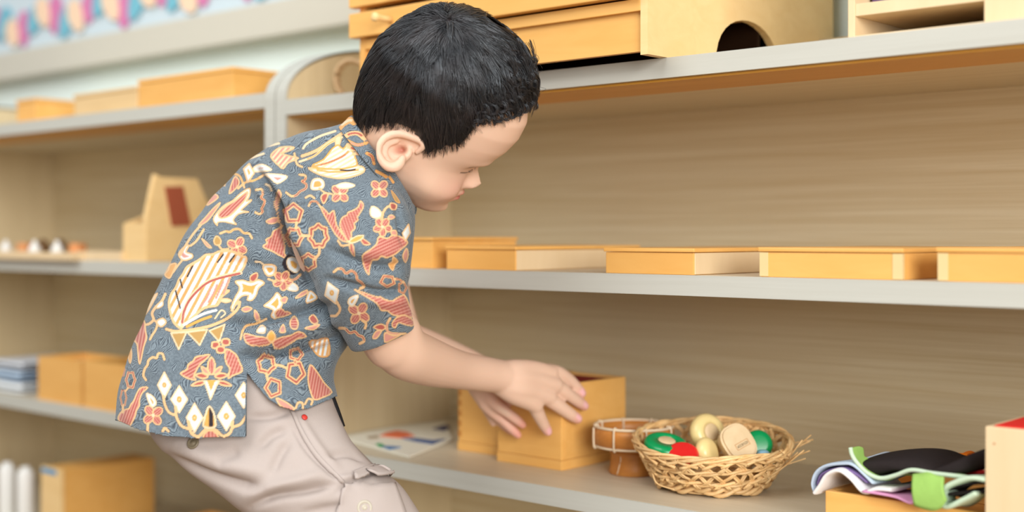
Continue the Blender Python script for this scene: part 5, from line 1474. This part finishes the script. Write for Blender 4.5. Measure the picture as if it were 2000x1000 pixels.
def patch(name, outline, bvh, lift, thick, mat, parent, n=10):
    """cloth piece lying on the surface: grid between two edge polylines"""
    top, bot = outline
    top = catmull(top, 6); bot = catmull(bot, 6)
    rows = []
    for k in range(n + 1):
        t = k / n
        row = []
        for a, b in zip(top, bot):
            q = a * (1 - t) + b * t
            p, nn = on_surf(bvh, q[0], q[1], lift(t) if callable(lift) else lift)
            row.append(p)
        rows.append(row)
    m = len(rows[0])
    V = np.array(rows).reshape(-1, 3)
    for _ in range(6):
        G = V.reshape(n + 1, m, 3); G2 = G.copy()
        G2[1:-1, 1:-1] = (G[:-2, 1:-1] + G[2:, 1:-1] + G[1:-1, :-2] + G[1:-1, 2:]) / 4
        V = G2.reshape(-1, 3)
    Q = np.array([(i * m + j, i * m + j + 1, (i + 1) * m + j + 1, (i + 1) * m + j) for i in range(n) for j in range(m - 1)])
    o = finish(name, V, Q, mat, parent)
    s = o.modifiers.new('thick', 'SOLIDIFY'); s.thickness = thick; s.offset = 0
    return o
patch('pocket_flap', ([(690, 925), (715, 912), (745, 908), (764, 916)], [(684, 932), (712, 932), (738, 940), (762, 937)]), TBV, lambda t: .002 + .008 * t, .0025, TRM, TROU)
patch('cargo_pocket', ([(672, 940), (700, 945), (735, 950), (768, 948)], [(650, 1040), (690, 1050), (740, 1050), (800, 1030)]), TBV, .004, .002, TRM, TROU)
patch('side_seam', ([(566, 800), (584, 840), (610, 884), (640, 918), (668, 944)], [(572, 797), (591, 837), (617, 880), (646, 913), (673, 939)]), TBV, .0016, .0016, TRM, TROU, 2)
def stud(name, px, py, r, mat, parent, prof, bvh=TBV):
    p, nn = on_surf(bvh, px, py, .0008)
    bm = NB(); lathe(bm, [(a * r, b * r) for a, b in prof], 24)
    o = obj(name, bm, mat, parent, None, None, True)
    o.rotation_euler = Vector(nn).to_track_quat('Z', 'Y').to_euler(); o.location = p - PR0
    return o
SNAP = [(.95, 0), (1, .1), (.92, .28), (.72, .30), (.60, .18), (.42, .18), (.30, .30), (.02, .32)]
stud('snap_button', 378, 866, .0070, plain('antique_brass', (122, 110, 88), .4, .5), TROU, SNAP)
stud('snap_button', 712, 992, .0085, plain('nickel', (186, 178, 160), .35, .5), TROU, SNAP)
rs = stud('red_stud', 594, 816, .0034, plain('red_enamel', (214, 62, 52), .4, .5), TROU, [(1, 0), (1, .3), (.5, .5), (.02, .5)])
# dark webbing belt end hanging at the front waist
bm = NB()
for k in range(2):
    tube(bm, [P(x + 6 + 4 * k, y, 1.485 - .004 * k) - PR0 for x, y in [tuple(q) for q in catmull([(636, 768), (643, 788), (651, 810), (659, 834)], 5)]], .0034, 8, .45)
obj('belt_strap', bm, plain('black_webbing', (28, 26, 28), .7, .2, .1, 700), TROU, None, None, True)
# shoes
for D0, sx in ((1.46, 0), (1.575, -6)):
    c = P(680 + sx, 1530, D0); c[2] = 0
    S_ = Soup()
    R = []
    for t in np.linspace(0, 1, 14):
        x = -.055 + .16 * t
        w = .030 * (math.sin(math.pi * (.12 + .82 * t)) ** .5) + .004
        h = .062 - .030 * t if t < .9 else .034 * (1 - (t - .9) * 5)
        a = np.arange(24) * 2 * np.pi / 24
        z = np.where(np.sin(a) > 0, h * np.sin(a), .004 * np.sin(a)) + .006
        R.append(np.stack([np.full(24, c[0] + x), c[1] + w * np.cos(a) + .2 * x, z], 1))
    S_.rings(R)
    V = np.concatenate(S_.v); F4 = [f for f in S_.f if len(f) == 4]
    me_o = finish('shoe', V, np.array(F4), plain('shoe_canvas', (90, 96, 110), .8), PERS)
# ================================================================ hair
def head_grid():
    S_ = Soup(); head_soup(S_)
    V = np.concatenate(S_.v); F4 = np.array([f for f in S_.f if len(f) == 4])
    return V, F4
GV, GQ = head_grid()
GN = normals(GV, GQ)
gh = toH(GV)
ctr = GV.mean(0)
if ((GV - ctr) * GN).sum(1).mean() < 0: GN = -GN
HLX = [600, 700, 722, 735, 770, 800, 815, 829, 845, 880, 900, 915, 930, 938, 960, 1000, 1030, 1090]
HLY = [236, 242, 262, 254, 248, 256, 274, 308, 303, 293, 288, 274, 252, 238, 240, 226, 212, 200]
def hair_depth(h):
    """pixels above the hairline, judged on the side nearer the photographer"""
    q = HC + HSC * (h[:, :1] * HF + h[:, 1:2] * HU + np.abs(h[:, 2:]) * HS)
    p = PX(q)
    return np.interp(p[:, 0], HLX, HLY) - p[:, 1]
def thick(h):
    d = hair_depth(h)
    t = np.interp(d, [-12, 0, 15, 60, 140, 260], [.0004, .0022, .0045, .0085, .013, .016])
    top = np.clip((h[:, 1] - .06) / .06, 0, 1)
    frt = np.clip((h[:, 0] - .03) / .06, 0, 1) * np.clip((d) / 60, 0, 1)
    bck = np.clip((-h[:, 0] + .0) / .05, 0, 1)
    return t * (1 + 1.1 * top) * (1 - .45 * bck * (1 - top))
TK_ = thick(gh)
OV = GV + GN * (TK_ * HSC)[:, None]
OV = smooth(OV, edges_of(GQ), 4, .5)
dep = hair_depth(gh)
fk = (dep[GQ] > 7).all(1)
HAIRM, nt, b, N, L = new_mat('black_hair')
b.inputs['Roughness'].default_value = .40; b.inputs['Specular IOR Level'].default_value = 1.0; b.inputs['Specular Tint'].default_value = (.85, .93, 1, 1)
tc = N.new('ShaderNodeTexCoord'); nz = N.new('ShaderNodeTexNoise'); nz.inputs['Scale'].default_value = 45; L.new(tc.outputs['Object'], nz.inputs['Vector'])
cr = N.new('ShaderNodeValToRGB'); cr.color_ramp.elements[0].position = .35; cr.color_ramp.elements[1].position = .72
cr.color_ramp.elements[0].color = lin(24, 22, 25); cr.color_ramp.elements[1].color = lin(44, 36, 36)
L.new(nz.outputs['Fac'], cr.inputs[0]); L.new(cr.outputs[0], b.inputs['Base Color'])
HAIR = finish('hair', OV - GN * .0015, GQ[fk], HAIRM, PERS)
HAIR['label'] = 'short thick black hair with curly fringe'
HB = BVHTree.FromPolygons([tuple(v) for v in OV], [tuple(int(i) for i in q) for q in GQ])
rng = np.random.default_rng(3)
WH = H(-.022, .150, .035)                     # crown whorl
fr_ = (dep[GQ] > 0).all(1)
fc = GQ[fr_]
ar = np.linalg.norm(np.cross(OV[fc[:, 2]] - OV[fc[:, 0]], OV[fc[:, 3]] - OV[fc[:, 1]]), axis=1)
def sample(n, w=None):
    pr = ar * (1 if w is None else w); pr = pr / pr.sum()
    pick = rng.choice(len(fc), n, p=pr)
    uv = rng.random((n, 2))
    return (OV[fc[pick, 0]] * ((1 - uv[:, 0]) * (1 - uv[:, 1]))[:, None] + OV[fc[pick, 1]] * (uv[:, 0] * (1 - uv[:, 1]))[:, None] + OV[fc[pick, 2]] * (uv[:, 0] * uv[:, 1])[:, None] + OV[fc[pick, 3]] * ((1 - uv[:, 0]) * uv[:, 1])[:, None])
def strand_mesh(paths, radii, n=3):
    Vs, Qs = [], []; k0 = 0
    a = np.arange(n) * 2 * np.pi / n
    for C_, r in zip(paths, radii):
        T = np.gradient(C_, axis=0); T /= np.linalg.norm(T, axis=1)[:, None] + 1e-9
        U_ = np.cross(T, [.3, .2, .9]); U_ /= np.linalg.norm(U_, axis=1)[:, None] + 1e-9
        W__ = np.cross(T, U_)
        m = len(C_)
        R = C_[:, None] + r[:, None, None] * (np.cos(a)[None, :, None] * U_[:, None] + np.sin(a)[None, :, None] * W__[:, None])
        Vs.append(R.reshape(-1, 3))
        i = np.arange(m - 1)[:, None] * n; j = np.arange(n)[None]
        Qs.append((k0 + np.stack([i + j, i + (j + 1) % n, i + n + (j + 1) % n, i + n + j], -1)).reshape(-1, 4))
        k0 += m * n
    return np.concatenate(Vs), np.concatenate(Qs)
paths, radii = [], []
def walk(p, ln, steps, wave, wfreq, ph, h0, h1, fwd):
    """lay a hair on the head: away from the whorl, waving, rising from h0 to h1 above the hair surface"""
    C_, F_ = [], []
    for k in range(steps):
        loc, nr, ix, dd = HB.find_nearest(Vector(p))
        nr = np.array(nr); loc = np.array(loc)
        if nr @ (loc - HC) < 0: nr = -nr
        tt = k / (steps - 1)
        d = p - WH; d -= nr * (d @ nr); d /= np.linalg.norm(d) + 1e-9
        if fwd: d = d + fwd * HF; d -= nr * (d @ nr); d /= np.linalg.norm(d) + 1e-9
        sv = np.cross(nr, d)
        t = d + sv * wave * math.sin(ph + tt * wfreq)
        t /= np.linalg.norm(t)
        q = loc + nr * (h0 + (h1 - h0) * tt)
        C_.append(q); F_.append((sv, nr))
        p = q + t * ln / steps
    return np.array(C_), F_
# wavy locks on top: each lock is a bundle of hairs that close up towards the tip
gw = (dep[fc].mean(1) > 55).astype(float)
wdist = np.linalg.norm(OV[fc].mean(1) - WH, axis=1)
gr = np.concatenate([sample(820, gw), sample(150, gw * np.exp(-(wdist / .030) ** 2))]); gh_ = toH(gr)
for i in range(len(gr)):
    f, u, s = gh_[i]
    front = f > .035
    ln = rng.uniform(.042, .066) if not front else rng.uniform(.048, .074)
    if i >= 820: ln *= .6
    ph = 4 * math.sin(f * 42 + s * 30 + 1) + rng.normal(0, .5)
    if i >= 820: gr[i] = gr[i] + rng.normal(0, .006, 3)
    G, Fr = walk(gr[i] + 0, ln, 11, .28 if not front else .85, 5.0 if not front else 8.5, ph, .0006, rng.uniform(.0014, .0034) + (.0022 if front else 0), .35 * min(1, max(0, f / .05)))
    wd_ = rng.uniform(.0030, .0055)
    for k in range(13):
        a_, b_ = rng.normal(0, wd_ * .5), rng.normal(0, .0007)
        pr_ = np.interp(np.linspace(0, 1, 11), [0, .35, 1], [1.1, 1, .25])
        C_ = np.array([g + fr[0] * a_ * q + fr[1] * b_ for g, fr, q in zip(G, Fr, pr_)])
        cp = PX(C_)
        bad = (cp[:, 0] > 735) & (cp[:, 0] < 826) & (cp[:, 1] > 258) & (C_[:, 1] < HC[1])
        bad |= hair_depth(toH(C_)) < np.where(cp[:, 0] < 930, -9, -24)
        if bad.any(): C_ = C_[:max(2, int(np.argmax(bad)))]
        if len(C_) < 11:
            if len(C_) >= 4: paths.append(C_); radii.append(rng.uniform(.0002, .0003) * np.linspace(1, .15, len(C_)))
            continue
        m = 11 if rng.random() > .25 else rng.integers(7, 11)
        paths.append(C_[:m]); radii.append(rng.uniform(.00030, .00048) * np.interp(np.linspace(0, 1, m), [0, .15, .7, 1], [.7, 1, .8, .15]))
# short straight hair at the sides and nape, feathering out over the skin
gw = (dep[fc].mean(1) < 85).astype(float)
gr = sample(5200, gw); gh_ = toH(gr); gd = hair_depth(gh_)
for i in range(len(gr)):
    ln = rng.uniform(.014, .026) if gd[i] > 25 else rng.uniform(.007, .014)
    G, Fr = walk(gr[i] + 0, ln, 6, .10, 3, rng.uniform(0, 6.28), -.0008, rng.uniform(.0002, .0010), 0)
    gp = PX(G)
    if ((gp[:, 0] > 738) & (gp[:, 0] < 832) & (gp[:, 1] > 264) & (G[:, 1] < HC[1])).any() and gp[-1, 0] < 822: continue
    paths.append(G); radii.append(rng.uniform(.00016, .00030) * np.interp(np.linspace(0, 1, 6), [0, .6, 1], [1, .8, .15]))
# fringe curls over the forehead, each a ring of fine hairs
curl_at = [(938, 228, 9), (948, 234, 10), (962, 236, 8), (974, 230, 9), (988, 226, 8), (1000, 222, 9), (1012, 216, 8), (1024, 212, 9), (1034, 204, 9), (1038, 190, 11), (1042, 206, 8), (1044, 176, 9), (1040, 164, 9), (1034, 150, 9), (1026, 138, 8), (1012, 196, 9), (996, 204, 10), (980, 210, 10), (962, 214, 10), (946, 212, 9), (1018, 176, 10), (1028, 166, 9), (1008, 158, 10), (1040, 118, 9), (1016, 120, 9), (930, 240, 7)]
for cx_, cy_, rp in curl_at:
    dv = Vector(((cx_ - 1000) / FPX, 1, (HY - cy_) / FPX)).normalized()
    hit = HB.ray_cast(Vector((0, 0, ZC)), dv)
    D0 = (hit[0].y - .004) if hit[0] is not None else HC[1] + .004
    hand_ = rng.choice([-1, 1]); a0 = rng.uniform(0, 6.28)
    for k in range(18):
        c = P(cx_ + rng.normal(0, 1.8), cy_ + rng.normal(0, 1.8), D0 + rng.normal(0, .002))
        r1 = rp / FPX * D0 * rng.uniform(.85, 1.12)
        start = c + r1 * (math.cos(a0) * HF + math.sin(a0) * HU)
        root = c + HU * rng.uniform(.014, .022) - HF * rng.uniform(.010, .020) + rng.normal(0, .0015, 3)
        C_ = [root * (1 - t) + start * t + HF * .004 * math.sin(math.pi * t) for t in np.linspace(0, 1, 5)[:-1]]
        for t in np.linspace(0, 1, 13):
            an = a0 - hand_ * t * rng.uniform(.85, .9) * 2 * math.pi
            C_.append(c + r1 * (1 - .2 * t) * (math.cos(an) * HF + math.sin(an) * HU) + HS * (.003 * t))
        paths.append(np.array(C_)); radii.append(rng.uniform(.00020, .00036) * np.interp(np.linspace(0, 1, len(C_)), [0, .8, 1], [1, .9, .2]))
# a few loose locks standing off the fringe and the crown
for cx_, cy_, tx, ty in ((1030, 140, 1046, 112), (1034, 150, 1048, 120), (1005, 96, 1020, 118), (985, 66, 1004, 84), (1040, 170, 1056, 190)):
    for k in range(9):
        D0 = HC[1] - .02 + rng.normal(0, .008)
        a_, b_ = P(cx_ + rng.normal(0, 4), cy_ + rng.normal(0, 4), D0), P(tx + rng.normal(0, 5), ty + rng.normal(0, 5), D0)
        bend = rng.normal(0, .004, 3)
        C_ = [a_ * (1 - t) + b_ * t + bend * math.sin(math.pi * t) * 1.5 + HF * .004 * math.sin(5 * t) for t in np.linspace(0, 1, 9)]
        paths.append(np.array(C_)); radii.append(np.linspace(.0003, .00008, 9))
STV, STQ = strand_mesh(paths, radii)
so = finish('hair_strands', STV, STQ, HAIRM, HAIR); so['kind'] = 'stuff'
# lashes of the lowered eye
SKB = BVHTree.FromPolygons([tuple(v) for v in BV], [tuple(int(i) for i in q) for q in BQ])
lp, lr = [], []
for k in range(10):
    t = k / 9
    q = H(.092, .0005 + .0015 * ((.016 + .024 * t) - .027) / .014, .016 + .024 * t)
    loc, nr, ix, dd = SKB.find_nearest(Vector(q)); loc = np.array(loc); nr = np.array(nr)
    out = nr * .6 - HU * .75 + HS * (.5 * t)
    out /= np.linalg.norm(out)
    C_ = [loc + out * .0036 * x + HU * .0012 * x * x for x in np.linspace(0, 1, 5)]
    lp.append(np.array(C_)); lr.append(np.linspace(.00024, .00006, 5))
V_, Q_ = strand_mesh(lp, lr)
finish('eyelashes', V_, Q_, HAIRM, PERS)
